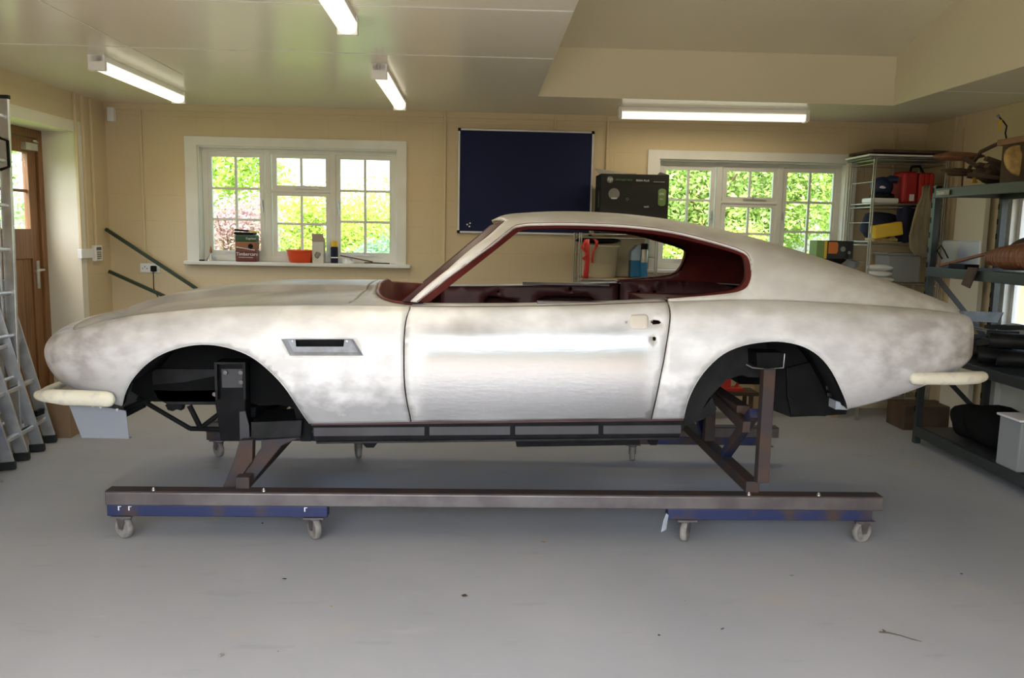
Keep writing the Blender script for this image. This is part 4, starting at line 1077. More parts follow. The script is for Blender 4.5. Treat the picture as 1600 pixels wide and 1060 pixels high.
part('top_seam', MB().box(x0-.01, x1-.012, (y0+y1)/2-.003, (y0+y1)/2+.005, SZ+.232, SZ+.255), 'pink_grey', t)
part('printed_plant', MB().blob((x0+.05, y0-.0005, SZ+.07), (.022, .0012, .03), 2, .3, 3), 'lab_grey', t)
t = thing('spray_can', 'navy spray can with yellow cap on the window sill', 'spray can', (-1.29, 7.42, SZ))
part('can', MB().lathe((-1.29, 7.42, SZ), [(.030, 0), (.032, .004), (.032, .135), (.027, .147)], 20), 'navy_cloth', t)
part('cap', MB().lathe((-1.29, 7.42, SZ+.145), [(.031, 0), (.031, .045), (.028, .05), (0, .05)], 20), 'yellow', t)
part('label_band', MB().lathe((-1.29, 7.42, SZ), [(.0325, .045), (.0325, .055)], 20, cap=False), 'text_white', t)
solo('masking_tape', MB().lathe((-1.17, 7.43, SZ), [(.05, 0), (.05, .045), (.036, .045), (.036, 0)], 24), 'white', 'roll of white masking tape behind the dark sticks on the sill', 'tape')
for k, (a, c) in enumerate((((-1.23, 7.37, SZ+.07), (-.95, 7.40, SZ+.018)), ((-1.02, 7.38, SZ+.012), (-.80, 7.36, SZ+.008)))):
    solo('stirring_stick', MB().bar(a, c, .018, .010), 'dark_brown', ('long dark stick propped on the tape roll at right end of sill', 'short dark stick lying flat at the right end of the sill')[k], 'stick', bevel=.002)

# --- chrome wire rack in the middle
def wire_rack(x0, x1, y0, y1, zs, label, ztop):
    t = thing('wire_rack', label, 'shelf', ((x0+x1)/2, (y0+y1)/2, 0), 'chrome wire racks')
    for x in (x0, x1):
        for y in (y0, y1): part('post', MB().tube([(x-.009, y, 0), (x-.009, y, ztop)], .006, 6).tube([(x+.009, y, 0), (x+.009, y, ztop)], .006, 6), 'chrome', t)
    for z in zs:
        b = MB()
        for y in (y0, y1): b.tube([(x0, y, z), (x1, y, z)], .005, 6).tube([(x0, y, z-.03), (x1, y, z-.03)], .004, 6)
        for x in (x0, x1): b.tube([(x, y0, z), (x, y1, z)], .005, 6).tube([(x, y0, z-.03), (x, y1, z-.03)], .004, 6)
        n = int((x1-x0)/.03)
        for k in range(1, n): x = x0+(x1-x0)*k/n; b.tube([(x, y0, z), (x, y1, z)], .002, 4)
        part('wire_shelf', b, 'chrome', t)
    b = MB()
    for za, zb in zip(sorted(zs), sorted(zs)[1:]):
        for x in (x0, x1): b.tube([(x, y0, (za+zb)/2), (x, y1, (za+zb)/2)], .003, 4)
    part('end_rail', b, 'chrome', t)
    return t
wire_rack(.83, 1.47, 6.97, 7.34, (1.545, 1.165, .70, .20), 'chrome wire rack under the noticeboard carrying the black carton', 1.555)
solo('shelf_board', MB().box(.85, 1.45, 6.985, 7.32, 1.168, 1.180), 'shelf_board', 'tan board on the wire rack beneath cream bucket', 'board')
t = thing('printer_carton', 'large black printer carton with white and green print on top of the wire rack', 'carton', (1.27, 7.12, 1.551))
bx0, bx1, by0, by1, bz0, bz1 = .985, 1.555, 6.97, 7.30, 1.551, 2.045
b = MB().box(bx0, bx1, by0, by1, bz0, bz1)
part('carton_body', b, 'card_black', t, bevel=.004)
part('flap', MB().prism([Vector((bx0-.005, by0+.10, bz1)), Vector((bx0+.30, by0+.03, bz1+.004)), Vector((bx0+.30, by0+.15, bz1+.006)), Vector((bx0-.02, by0+.22, bz1+.05))], [Vector((bx0-.005, by0+.10, bz1+.004)), Vector((bx0+.30, by0+.03, bz1+.008)), Vector((bx0+.30, by0+.15, bz1+.01)), Vector((bx0-.02, by0+.22, bz1+.055))]), 'lab_grey', t)
part('flap', MB().prism([Vector((bx1-.10, by0, bz1)), Vector((bx1, by0, bz1)), Vector((bx1-.06, by0+.1, bz1+.028))], [Vector((bx1-.10, by0+.004, bz1)), Vector((bx1, by0+.004, bz1)), Vector((bx1-.06, by0+.104, bz1+.028))]), 'card_black', t)
fy = by0-.002
def disc(name, cx, cz, r, m, y=fy): return part(name, MB().lathe((cx, y, cz), [(r, .001), (r, 0)], 24, 'y'), m, t)
disc('logo_disc', bx0+.075, bz1-.05, .027, 'lab_grey')
text('hp', .044, (bx0+.052, fy-.001, bz1-.058), (1, 0, .06), (.18, 0, 1), 'text_white', t)
text('OFFICEJET PRO', .0215, (bx0+.115, fy-.001, bz1-.056), (1, 0, -.01), (0, 0, 1), 'text_green', t)
text('8500A PLUS', .0215, (bx0+.292, fy-.001, bz1-.058), (1, 0, -.01), (0, 0, 1), 'text_white', t)
text('print fax scan copy web', .0095, (bx0+.44, fy-.001, bz1-.062), (1, 0, 0), (0, 0, 1), 'text_white', t)
disc('round_seal', bx0+.112, bz1-.165, .047, 'lab_grey')
part('seal_bar', MB().box(bx0+.09, bx0+.137, fy-.002, fy, bz1-.204, bz1-.196), 'text_white', t)
disc('round_seal', bx0+.225, bz1-.205, .011, 'lab_grey'); disc('round_seal_centre', bx0+.225, bz1-.205, .007, 'card_black', fy-.0015)
cx, cz = bx1-.056, bz1-.185
pill = [(cos(a)*.033, (.05 if sin(a) >= 0 else -.05)+sin(a)*.022) for a in [2*pi*k/24 for k in range(24)]]
part('green_badge', MB().prism([Vector((cx+x, fy-.001, cz+z)) for x, z in pill], [Vector((cx+x, fy+.001, cz+z)) for x, z in pill]), 'lab_green', t)
text('50%', .026, (cx-.025, fy-.003, cz+.018), (1, 0, 0), (0, 0, 1), 'text_white', t)
text('less', .02, (cx-.018, fy-.003, cz-.02), (1, 0, 0), (0, 0, 1), 'text_white', t)
text('WiFi', .022, (bx1-.205, fy-.001, bz1-.275), (1, 0, .06), (0, 0, 1), 'text_white', t)
sp = [(-.012, .05), (.006, .07), (.012, .02), (.010, -.06), (0, -.075), (-.012, -.06)]
part('side_badge', MB().prism([Vector((bx0-.001, by0+.11+x*1.6, cz+z-.02)) for x, z in sp], [Vector((bx0+.001, by0+.11+x*1.6, cz+z-.02)) for x, z in sp]), 'lab_green', t)
t = thing('cream_bucket', 'cream plastic bucket on the wire rack, seen through the car window', 'bucket', (1.0, 7.16, 1.181))
part('bucket_body', MB().lathe((1.02, 7.16, 1.1805), [(.135, 0), (.145, .01), (.160, .255), (.170, .258), (.170, .275), (.156, .275), (.140, .02), (0, .015)], 28), 'cream_plastic', t)
solo('cloth_cap', MB().blob((1.0, 7.14, 1.492), (.20, .13, .028), 3, .08, 4), 'black', 'black cloth cap lying on top of the cream bucket', 'cap')
b = MB()
def ribbon(pts, w): 
    a = [at(x, y, Y=6.955) for x, y in pts]; return [[p+Vector((-w/2, 0.004*math.sin(i*2), 0)) for i, p in enumerate(a)], [p+Vector((w/2, -.004, 0)) for p in a]]
for pts, w in (([(917, 374), (917, 390), (917.5, 405), (916.5, 420), (915, 435)], .042), ([(916, 374), (909, 386), (913, 392), (918, 398), (911, 404), (918, 410)], .022), ([(930, 374), (933, 384), (927, 392), (925.5, 402), (925, 411)], .018), ([(928, 374), (933, 377), (931, 386)], .022)):
    b.loft(ribbon(pts, w))
solo('red_ribbon', b, 'red', 'red ribbon tied to front of the wire rack, ends hanging', 'ribbon', solid=.002)
t = thing('screenwash_bottle', 'translucent bottle half full of blue liquid on the wire rack', 'bottle', (1.36, 7.18, 1.181))
part('liquid', MB().box(1.285, 1.405, 7.12, 7.24, 1.182, 1.325), 'blue_liquid', t, bevel=.012)
part('bottle_top', MB().prism([Vector((x, 7.12, z)) for x, z in ((1.285, 1.325), (1.405, 1.325), (1.405, 1.43), (1.37, 1.46), (1.34, 1.46), (1.285, 1.40))], [Vector((x, 7.24, z)) for x, z in ((1.285, 1.325), (1.405, 1.325), (1.405, 1.43), (1.37, 1.46), (1.34, 1.46), (1.285, 1.40))]), 'blue_pale', t, bevel=.008)
t = thing('spray_can', 'silver and blue spray can with black cap in front of the blue bottle', 'spray can', (1.375, 7.05, 1.181))
part('can', MB().lathe((1.385, 7.05, 1.1805), [(.029, 0), (.031, .005), (.031, .13), (.031, .135)], 20), 'blue_liquid', t)
part('can_upper', MB().lathe((1.385, 7.05, 1.315), [(.0312, 0), (.0312, .10), (.026, .112)], 20), 'chrome', t)
part('cap', MB().lathe((1.385, 7.05, 1.425), [(.030, 0), (.030, .045), (.027, .05), (0, .05)], 20), 'black', t)

# --- low bench by the right window with boxes
t = thing('work_bench', 'wooden bench along the back wall behind the car tail', 'bench', (2.85, 7.1, 0))
part('bench_top', MB().box(2.45, 3.14, 6.95, 7.325, 1.16, 1.20), 'shelf_board', t)
for x in (2.48, 3.08):
    for y in (6.98, 7.27): part('leg', MB().box(x, x+.05, y, y+.05, 0, 1.16), 'shelf_board', t)
t = thing('dark_bin', 'shiny black open container on the bench under right window', 'container', (2.66, 7.15, 1.2))
part('bin_body', MB().lathe((2.70, 7.15, 1.2005), [(.12, 0), (.15, .13), (.17, .16), (.17, .18), (.15, .18), (.13, .05), (0, .04)], 26), 'black', t)
solo('long_case', MB().box(2.93, 3.13, 7.02, 7.28, 1.2005, 1.375), 'black_matt', 'black case on the bench beneath the small printed carton', 'case', bevel=.012)
t = thing('light_carton', 'small black carton with green end and orange label on the black case', 'carton', (3.05, 7.15, 1.376))
part('carton_body', MB().box(2.955, 3.19, 7.06, 7.22, 1.3755, 1.53), 'card_black', t, bevel=.003)
part('green_end', MB().box(2.87, 2.956, 7.06, 7.22, 1.3755, 1.53), 'lab_green', t, bevel=.003)
part('yellow_stripe', MB().box(2.938, 2.96, 7.057, 7.222, 1.376, 1.5295), 'yellow', t)
part('orange_label', MB().prism([Vector((x, 7.056, z)) for x, z in ((2.972, 1.42), (3.045, 1.42), (3.055, 1.44), (3.055, 1.50), (3.045, 1.518), (2.972, 1.518))], [Vector((x, 7.06, z)) for x, z in ((2.972, 1.42), (3.045, 1.42), (3.055, 1.44), (3.055, 1.50), (3.045, 1.518), (2.972, 1.518))]), 'orange', t)
for q, zz in ((3.10, 1.46), (3.155, 1.43)): part('picture_spot', MB().lathe((q, 7.059, zz), [(.022 if q < 3.12 else .014, .001), (.022 if q < 3.12 else .014, -.001)], 18, 'y'), 'lab_grey', t)
solo('grey_clipboard', MB().prism([at(x, y, Y=6.98) for x, y in ((1303, 424), (1327, 407), (1345, 412), (1325, 431))], [at(x, y, Y=6.98)+Vector((0, .02, .012)) for x, y in ((1303, 424), (1327, 407), (1345, 412), (1325, 431))]), 'grey_metal', 'grey sheet leaning in front of the black case', 'sheet')
solo('blue_packet', MB().box(2.80, 2.90, 7.0, 7.05, 1.2005, 1.37), 'blue_pale', 'pale blue packet beside the black case on the bench', 'packet', bevel=.005)

# --- corner wire rack
ZS = (2.205, 1.845, 1.528, 1.18, .75, .2)
wire_rack(3.25, 3.86, 6.90, 7.33, ZS, 'tall chrome wire rack in the back right corner', 2.215)
for k, (z, m, dx, lb) in enumerate(((2.212, 'grey_metal', .0, 'grey metal sheet, bottom of the pile on the corner rack'), (2.232, 'white', -.02, 'pale board in the middle of the pile on the corner rack'), (2.262, 'dark_brown', .01, 'dark brown tray on top of the pile on the corner rack'))):
    solo('flat_sheet', MB().box(3.20+dx, 3.84+dx, 6.87, 7.33, z, z+.014+.01*(k == 2)), m, lb, 'board', 'flat sheets on the corner rack', bevel=.003)
solo('white_slab', MB().box(3.27, 3.50, 6.95, 7.15, 1.851, 1.895), 'white', 'white slab under the blue sander on corner rack', 'slab', bevel=.012)
t = thing('electric_sander', 'dark blue electric sander standing on the white slab', 'power tool', (3.39, 7.05, 1.896))
part('tool_body', MB().blob((3.39, 7.05, 1.99), (.10, .075, .085), 3, .08, 2), 'blue_tool', t)
part('handle', MB().tube([(3.42, 7.05, 2.02), (3.46, 7.03, 2.055), (3.51, 7.02, 2.05)], [.045, .035, .03], 12), 'blue_tool', t)
part('sanding_pad', MB().lathe((3.40, 7.05, 1.8965), [(.095, 0), (.10, .01), (.095, .03), (.07, .04)], 24), 'black', t)
part('type_plate', MB().blob((3.37, 6.982, 1.985), (.03, .006, .012), 2, .1, 1), 'text_white', t)
t = thing('red_case', 'red hard case with ribbed side and black handle on the corner rack', 'case', (3.66, 7.08, 1.851))
part('case_shell', MB().box(3.53, 3.66, 6.96, 7.18, 1.851, 2.12), 'red_case', t, bevel=.03, seg=3)
part('case_shell', MB().box(3.665, 3.80, 6.96, 7.18, 1.851, 2.11), 'red_case', t, bevel=.02, seg=3)
for k in range(3): part('rib', MB().box(3.675+k*.04, 3.698+k*.04, 6.952, 6.965, 1.87, 2.10), 'red', t, bevel=.004)
part('handle', MB().tube([(3.60, 7.0, 2.11), (3.61, 7.0, 2.16), (3.68, 7.0, 2.165), (3.72, 7.0, 2.10)], .010, 8), 'black', t)
part('case_label', MB().box(3.59, 3.63, 6.957, 6.961, 1.875, 1.93), 'white', t)
solo('tool_bag', MB().blob((3.42, 7.10, 1.66), (.16, .14, .125), 3, .12, 7, flat=.99), 'navy_cloth', 'dark navy bag on the corner rack behind the yellow case', 'bag')
solo('tool_bag', MB().blob((3.70, 7.15, 1.665), (.11, .12, .13), 3, .14, 9, flat=.99), 'black_matt', 'black bag on the corner rack behind hanging navy cloth', 'bag')
R = Matrix.Rotation(radians(-10), 3, 'Y')
t = thing('yellow_case', 'yellow plastic box tilted on the corner rack shelf', 'box', (3.37, 6.93, 1.58))
part('box_body', MB().obox((3.39, 6.91, 1.625), (.24, .10, .11), R), 'yellow', t, bevel=.012)
part('box_foot', MB().box(3.30, 3.50, 6.92, 7.1, 1.534, 1.56), 'yellow_old', t, bevel=.004)
b = MB().loft([[at(x, y, Y=Y) for x, y in ((1402, 322), (1400, 340), (1404, 360), (1400, 378))] for Y in (6.94,)]+[[at(x, y, Y=Y) for x, y in ((1416, 321), (1414, 342), (1418, 362), (1414, 380))] for Y in (6.87,)]+[[at(x, y, Y=Y) for x, y in ((1434, 321), (1428, 342), (1430, 360), (1424, 379))] for Y in (6.92,)])
solo('navy_cloth', b, 'navy_cloth', 'navy cloth hanging over the shelf edge of the corner rack', 'cloth', solid=.02)
rows = [(292, 1444, 1453, 292), (305, 1440, 1454, 305), (325, 1432, 1456, 323), (345, 1426, 1459, 347), (366, 1420, 1460, 366), (385, 1421, 1461, 388), (398, 1430, 1462, 410)]
b = MB().loft([[at(xa+(xb-xa)*j/9, ya+(yb-ya)*j/9+3*sin(j*2.1+ya), Y=6.83+.022*sin(j*2.3+ya*.05)*(ya-280)/110) for j in range(10)] for ya, xa, xb, yb in rows])
solo('beige_overall', b, 'beige_cloth', 'crumpled beige overall hanging from the corner rack', 'overall', solid=.02)
t = thing('clear_tub', 'grey translucent lidded tub on the corner rack, behind folded towels', 'tub', (3.62, 7.1, 1.185))
part('tub_body', MB().box(3.47, 3.76, 7.0, 7.25, 1.186, 1.42), 'tub', t, bevel=.015)
part('tub_lid', MB().box(3.455, 3.775, 6.985, 7.265, 1.42, 1.44), 'tub', t, bevel=.006)
part('contents', MB().blob((3.61, 7.12, 1.28), (.12, .09, .09), 3, .2, 5), 'grey_metal', t)
for k, (x, z, lb) in enumerate(((3.355, 1.186, 'lowest'), (3.335, 1.236, 'middle'), (3.345, 1.286, 'uppermost'))):
    solo('folded_towel', MB().blob((x+.05, 6.98, z+.024), (.115, .08, .027), 3, .05, k), 'towel', 'folded white towel, %s of the three on the corner rack' % lb, 'towel', 'folded white towels')
solo('yellow_canister', MB().box(3.56, 3.70, 6.98, 7.15, .756, 1.13), 'yellow', 'yellow canister on the shelf below the grey tub', 'canister', bevel=.02)
solo('brown_crate', MB().box(3.48, 3.90, 6.55, 6.84, 0, .20), 'dark_brown', 'dark brown low crate on the floor behind the rack foot', 'crate', bevel=.006)

# --- big slotted-angle rack on the right
A0 = Vector((3.375, 6.14, 0)); e1 = Vector((0, -1, 0)); e2 = Vector((1, 0, 0))
LN, DP = 1.12, .34
rp = lambda s, d, z: A0+e1*s*1.28+e2*d*1.5+Vector((0, 0, z))
t = thing('slotted_rack', 'dark grey-green slotted steel rack by the right wall, loaded with car parts', 'rack', tuple(A0))
for s in (0, LN):
    for d in (0, DP):
        b = MB().bar(rp(s, d, 0), rp(s, d, 1.95), .045, .045, up=(e1.x, e1.y, 0))
        p = part('post', b, 'rack_green', t)
        if s == 0:
            b = MB()
            for k in range(16): zz = .25+k*.11; b.prism([rp(-.001, d-.024, zz)+e2*x+Vector((0, 0, z)) for x, z in ((-.002, 0), (-.002, .035), (.0, .04), (.0, -.002))], [rp(.012, d-.024, zz)+e2*x+Vector((0, 0, z)) for x, z in ((-.002, 0), (-.002, .035), (.0, .04), (.0, -.002))])
            part('slots', b, 'black', p)
RZ = (.13, .72, 1.355, 1.93)
for z in RZ:
    for d in (0, DP): part('beam', MB().bar(rp(0, d-.012, z-.035), rp(LN, d-.012, z-.035), .03, .07), 'rack_green', t, bevel=.003)
    for s in (0, LN): part('beam', MB().bar(rp(s, 0, z-.035), rp(s, DP, z-.035), .03, .05), 'rack_dark', t)
    part('shelf_deck', MB().prism([rp(.01, .01, z-.012), rp(LN-.01, .01, z-.012), rp(LN-.01, DP-.01, z-.012), rp(.01, DP-.01, z-.012)], [rp(.01, .01, z-.002), rp(LN-.01, .01, z-.002), rp(LN-.01, DP-.01, z-.002), rp(.01, DP-.01, z-.002)]), 'rack_dark' if z < 1.9 else 'rack_green', t)
for a, c in (((0, .02, 1.30), (0, DP, .78)), ((0, .02, .66), (0, DP, .2))): part('diagonal_brace', MB().bar(rp(*a), rp(*c), .012, .035), 'rack_dark', t)
q = rp(.03, -.029, 1.895); part('maker_label', MB().bar(q+e1*.03, q+e1*.20, .002, .035), 'lab_grey', t)
text('Dexion', .032, tuple(rp(.065, -.032, 1.884)), tuple(e1), (0, 0, 1), 'text_white', t)
# on the top
TZ = RZ[3]
solo('leather_flap', MB().blob(tuple(rp(.0, .10, TZ+.24)), (.17, .06, .035), 3, .15, 3).tube([rp(.0, .12, TZ), rp(0, .12, TZ+.24)], .008, 6), 'leather', 'pointed brown leather offcut sticking out on top of the rack', 'offcut')
b = MB(); rnd = random.Random(3)
for k in range(9):
    p = rp(.12+rnd.random()*.35, .08+rnd.random()*.2, TZ+.03+rnd.random()*.12); q = p+Vector((rnd.uniform(-.28, .1), rnd.uniform(-.1, .1), rnd.uniform(-.02, .09)))
    b.bar(p, q, .05, .025)
b.blob(tuple(rp(.28, .16, TZ+.09)), (.17, .13, .09), 3, .25, 8).blob(tuple(rp(.05, .1, TZ+.12)), (.16, .06, .03), 3, .2, 5)
b.tube([rp(.1, .1, TZ+.14), rp(.2, .1, TZ+.25), rp(.34, .12, TZ+.30), rp(.42, .12, TZ+.24)], .014, 6)
solo('bracket_heap', b, 'dark_brown', 'tangle of dark metal brackets on top of the grey rack', 'metal parts')
t = thing('parts_crate', 'old brown crate with gold crumpled lining on top of the rack', 'crate', tuple(rp(.62, .15, TZ)))
def rb(s0, s1, d0, d1, z0, z1): return MB().prism([rp(s0, d0, z0), rp(s1, d0, z0), rp(s1, d1, z0), rp(s0, d1, z0)], [rp(s0, d0, z1), rp(s1, d0, z1), rp(s1, d1, z1), rp(s0, d1, z1)])
part('crate_body', rb(.50, .80, .04, .30, TZ, TZ+.28), 'dark_brown', t, bevel=.008)
part('crate_lining', MB().blob(tuple(rp(.65, .05, TZ+.14)), (.10, .03, .10), 3, .25, 6), 'yellow_old', t)
part('crate_rim', rb(.49, .81, .02, .05, TZ+.25, TZ+.29), 'leather', t, bevel=.004)
t = thing('wire_aerial', 'curved black wire with yellow tag rising from the top of the rack', 'wire', tuple(rp(.48, .1, TZ)))
W_ = [at(x, y, Y=5.65) for x, y in ((1579, 232), (1573, 220), (1571, 208), (1573, 197), (1568, 190), (1561, 183))]
part('wire', MB().tube([rp(.48, .1, TZ+.0)]+W_, .005, 6), 'black', t)
part('wire_tip', MB().tube([W_[-1], at(1558.5, 180, Y=5.65)], .010, 8), 'lab_grey', t)
part('tag', MB().plate([(1561, 189), (1566, 187), (1563, 198), (1564, 204), (1559, 205), (1561, 198)], 5.645, .003), 'yellow', t)
solo('yellow_strap', MB().plate([(1521, 266), (1526, 266), (1525, 280), (1528, 286), (1519, 286), (1520, 280)], 5.86, .004), 'yellow', 'yellow strip hanging at the front of the rack top', 'strap')
# on the middle shelf
MZ = RZ[2]
t = thing('clear_tub', 'clear plastic tub with a wire handle on the middle shelf of grey rack', 'tub', tuple(rp(.12, .15, MZ)))
part('tub_body', rb(.03, .19, .03, .15, MZ, MZ+.20), 'tub', t, bevel=.015)
part('tub_handle', MB().tube([rp(.06, .025, MZ+.06), rp(.05, .0, MZ+.12), rp(.09, .0, MZ+.16), rp(.13, .0, MZ+.12), rp(.12, .025, MZ+.07)], .005, 6), 'black', t)
part('contents', MB().blob(tuple(rp(.11, .09, MZ+.075)), (.07, .07, .065), 3, .2, 2), 'blue_tool', t)
b = MB(); rings = []
for i in range(45):
    s = i/44; k = (.105 if i % 3 else .094)*min(1, .62+s*1.2); c = rp(.42+.50*s, .10, MZ+.088+.02*s)
    rings.append([c+e2*(math.copysign(abs(cos(a))**.7, cos(a))*k*1.3)+Vector((0, 0, max(-.085-.02*s, math.copysign(abs(sin(a))**.8, sin(a))*k*.8))) for a in [2*pi*j/20 for j in range(20)]])
b.loft(rings, closed=True, smooth=False); b.add(rings[0], [list(range(20))]); b.add(rings[-1], [list(range(20))[::-1]])
solo('ribbed_seat_cover', b, 'leather', 'tan ribbed leather roll on the middle shelf of grey rack', 'leather roll')
solo('brown_hide', MB().blob(tuple(rp(.55, .24, MZ+.15)), (.15, .26, .10), 3, .12, 12, flat=1.4), 'dark_brown', 'dark brown folded hide behind the ribbed leather roll', 'hide')
solo('wood_lath', MB().bar(rp(.06, .02, MZ+.012), rp(.75, .10, MZ+.21), .03, .018), 'leather', 'brown lath sloping up over the middle rack shelf', 'lath')
solo('black_box', rb(.20, .36, -.01, .06, MZ, MZ+.035), 'black', 'small black box with pale label at middle shelf edge', 'box', bevel=.004)
solo('hanging_strap', MB().prism([rp(.44, -.03, MZ+.02), rp(.53, -.03, MZ+.02), rp(.50, -.045, MZ-.12), rp(.42, -.045, MZ-.10)], [rp(.44, -.035, MZ+.02), rp(.53, -.035, MZ+.02), rp(.50, -.05, MZ-.12), rp(.42, -.05, MZ-.10)]), 'dark_brown', 'dark leather end hanging over the middle rack beam', 'strap')
# on the lower shelf
LZ = RZ[1]
b = MB(); rnd = random.Random(11)
for k in range(8):
    p = rp(.1+rnd.random()*.5, .05+rnd.random()*.22, LZ+.03+rnd.random()*.18); q = p+e1*rnd.uniform(.15, .3)+Vector((0, 0, rnd.uniform(-.05, .08))); b.bar(p, q, .09, .03)
b.blob(tuple(rp(.3, .17, LZ+.08)), (.13, .25, .08), 3, .2, 3, flat=1.0)
solo('panel_heap', b, 'rack_dark', 'pile of dark sheet metal pieces on lower rack shelf', 'metal parts')
solo('perforated_plate', MB().prism([rp(.22, .03, LZ+.26), rp(.62, .03, LZ+.30), rp(.62, .05, LZ+.37), rp(.22, .05, LZ+.33)], [rp(.22, .035, LZ+.26), rp(.62, .035, LZ+.30), rp(.62, .055, LZ+.37), rp(.22, .055, LZ+.33)]), 'grey_metal', 'grey perforated metal plate on top of the lower shelf pile', 'plate')
for k in range(2): solo('silver_trim', MB().tube([at(1522, 511+k*3, Y=6.0), at(1560, 519+k*4, Y=5.8), at(1600, 531+k*4, Y=5.45)], .005, 6), 'chrome', 'thin silver trim strip reaching from car tail into the rack, %s of two' % ('upper', 'lower')[k], 'trim strip', 'silver trim strips')
for k, (s, z) in enumerate(((.50, .06), (.66, .07), (.58, .18))):
    solo('exhaust_pipe', MB().tube([rp(s, .02, LZ+z), rp(s+.16, .27, LZ+z)], .052, 14), 'chassis', 'dark rolled pipe on the lower rack shelf, '+('left of three', 'right of three', 'resting on the other two')[k], 'pipe', 'dark pipes')
# on the bottom shelf
BZ = RZ[0]
b = MB().blob(tuple(rp(.52, .15, BZ+.145)), (.20, .32, .145), 3, .08, 21, flat=.98).blob(tuple(rp(.30, .13, BZ+.13)), (.15, .15, .13), 3, .08, 5, flat=.98)
solo('moulded_shell', b, 'black_matt', 'black moulded shell on the bottom shelf of grey rack', 'moulding')
t = thing('clear_tub', 'pale plastic tub at the right edge of the photo, on the bottom rack shelf', 'tub', tuple(rp(.8, 0, BZ)))
part('tub_body', rb(.80, .97, -.02, .20, BZ, BZ+.32), 'tub', t, bevel=.01)
part('tub_lid', rb(.79, .975, -.03, .21, BZ+.32, BZ+.335), 'white', t, bevel=.004)
solo('cream_board', MB().box(3.86, 3.90, 6.32, 6.72, 0, 1.95), 'plaster', 'tall cream board standing against the right wall behind the rack', 'board', bevel=.004)

# --- left side: ladders, reel, boxes
t = thing('extension_ladder', 'tall weathered aluminium extension ladder upright at the left edge', 'ladder', (-3.08, 5.4, 0))
for y, nm in ((5.55, 'a'), (5.17, 'b')):
    part('stile', MB().bar((-3.085, y, 0), (-3.045, y, 2.33), .026, .068, up=(1, 0, 0)), 'alu', t, bevel=.003)
    part('stile', MB().bar((-3.155, y-.028, .05), (-3.115, y-.028, 2.25), .024, .062, up=(1, 0, 0)), 'alu', t, bevel=.003)
for k in range(8):
    z = .25+k*.2815; x = -3.085+.017*z
    part('rung', MB().tube([(x, 5.17, z), (x, 5.55, z)], .014, 8), 'alu', t)
    part('rung', MB().tube([(x-.07, 5.14, z+.05), (x-.07, 5.52, z+.05)], .014, 8), 'alu', t)
part('stile_cap', MB().box(-3.085, -3.005, 5.535, 5.565, 2.325, 2.35), 'rubber', t, bevel=.004)
part('guide_bracket', MB().tube([(-3.06, 5.50, 2.08), (-3.005, 5.50, 2.06), (-3.005, 5.50, 1.90), (-3.06, 5.50, 1.88)], .010, 6), 'black', t)
t = thing('folding_ladder', 'bright aluminium folding ladder leaning in front of the oak door', 'ladder', (-3.03, 5.55, 0))
F4 = [Vector((-3.04, 5.885, .0)), Vector((-3.0, 5.645, .0)), Vector((-2.985, 5.423, .0)), Vector((-2.955, 5.204, .0))]
dd = Vector((-.145, -.24, 1.12))
for i, f in enumerate(F4):
    g = f+Vector((0, 0, .045)); e = g+dd
    if e.x < -3.19: e.x = -3.19
    part('stile', MB().bar(g, e, .022, .075, up=(1, .3, 0)), 'alu', t, bevel=.003)
    part('foot', MB().bar(f+dd*.004, g+dd*.01, .04, .095, up=(1, .3, 0)), 'rubber', t, bevel=.006)
for i, j in ((0, 2), (1, 3)):
    for k in range(4):
        s = .12+.255*k; p = F4[i]+dd*s+Vector((0, 0, .045)); q = F4[j]+dd*s+Vector((0, 0, .045)); p.x = max(p.x, -3.19); q.x = max(q.x, -3.19)
        part('rung', MB().bar(p, q, .034, .026), 'alu', t, bevel=.003)
part('hinge_lock', MB().bar(F4[0]+dd*.22+Vector((.03, -.02, 0)), F4[0]+dd*.22+Vector((.03, -.12, 0)), .03, .04), 'black', t, bevel=.004)
t = thing('cable_reel', 'bright blue cable reel on a chrome stand cut off by the left edge', 'cable reel', (-2.93, 4.8, 0))
part('reel_disc', MB().lathe((-2.97, 4.78, .215), [(.16, -.07), (.175, -.06), (.06, -.05), (.06, .05), (.175, .06), (.16, .07)], 32, 'y'), 'blue_reel', t)
part('reel_stand', MB().tube([(-3.05, 4.70, .008), (-2.86, 4.70, .008), (-2.80, 4.70, .03), (-2.80, 4.72, .10), (-2.97, 4.70, .215)], .007, 8).tube([(-3.05, 4.86, .008), (-2.86, 4.86, .008), (-2.80, 4.86, .03), (-2.97, 4.86, .215)], .007, 8), 'chrome', t)
solo('cardboard_box', MB().box(-3.20, -2.96, 6.02, 6.28, 0, .29), 'card_brown', 'open brown cardboard box on the floor behind the folding ladder', 'cardboard box', bevel=.004)
solo('door_crate', MB().box(-3.20, -2.93, 6.36, 6.75, 0, .22), 'mat_brown', 'dark red-brown crate on the floor beside the oak door', 'crate', bevel=.006)
t = thing('low_trestle', 'dark low trestle on the floor behind the rear wheel arch', 'trestle', (2.2, 6.95, 0))
q = at(1145, 613, Y=6.9)
part('trestle_top', MB().box(q.x-.25, q.x+.22, 6.88, 7.12, q.z-.03, q.z), 'dark_brown', t)
for dx in (-.2, .15):
    for dy in (6.9, 7.07): part('leg', MB().box(q.x+dx, q.x+dx+.03, dy, dy+.03, 0, q.z-.03), 'dark_brown', t)
t = thing('hydraulic_jack', 'small orange-red jack on the trestle, glimpsed through the rear wheel arch', 'jack', (q.x, 6.97, q.z))
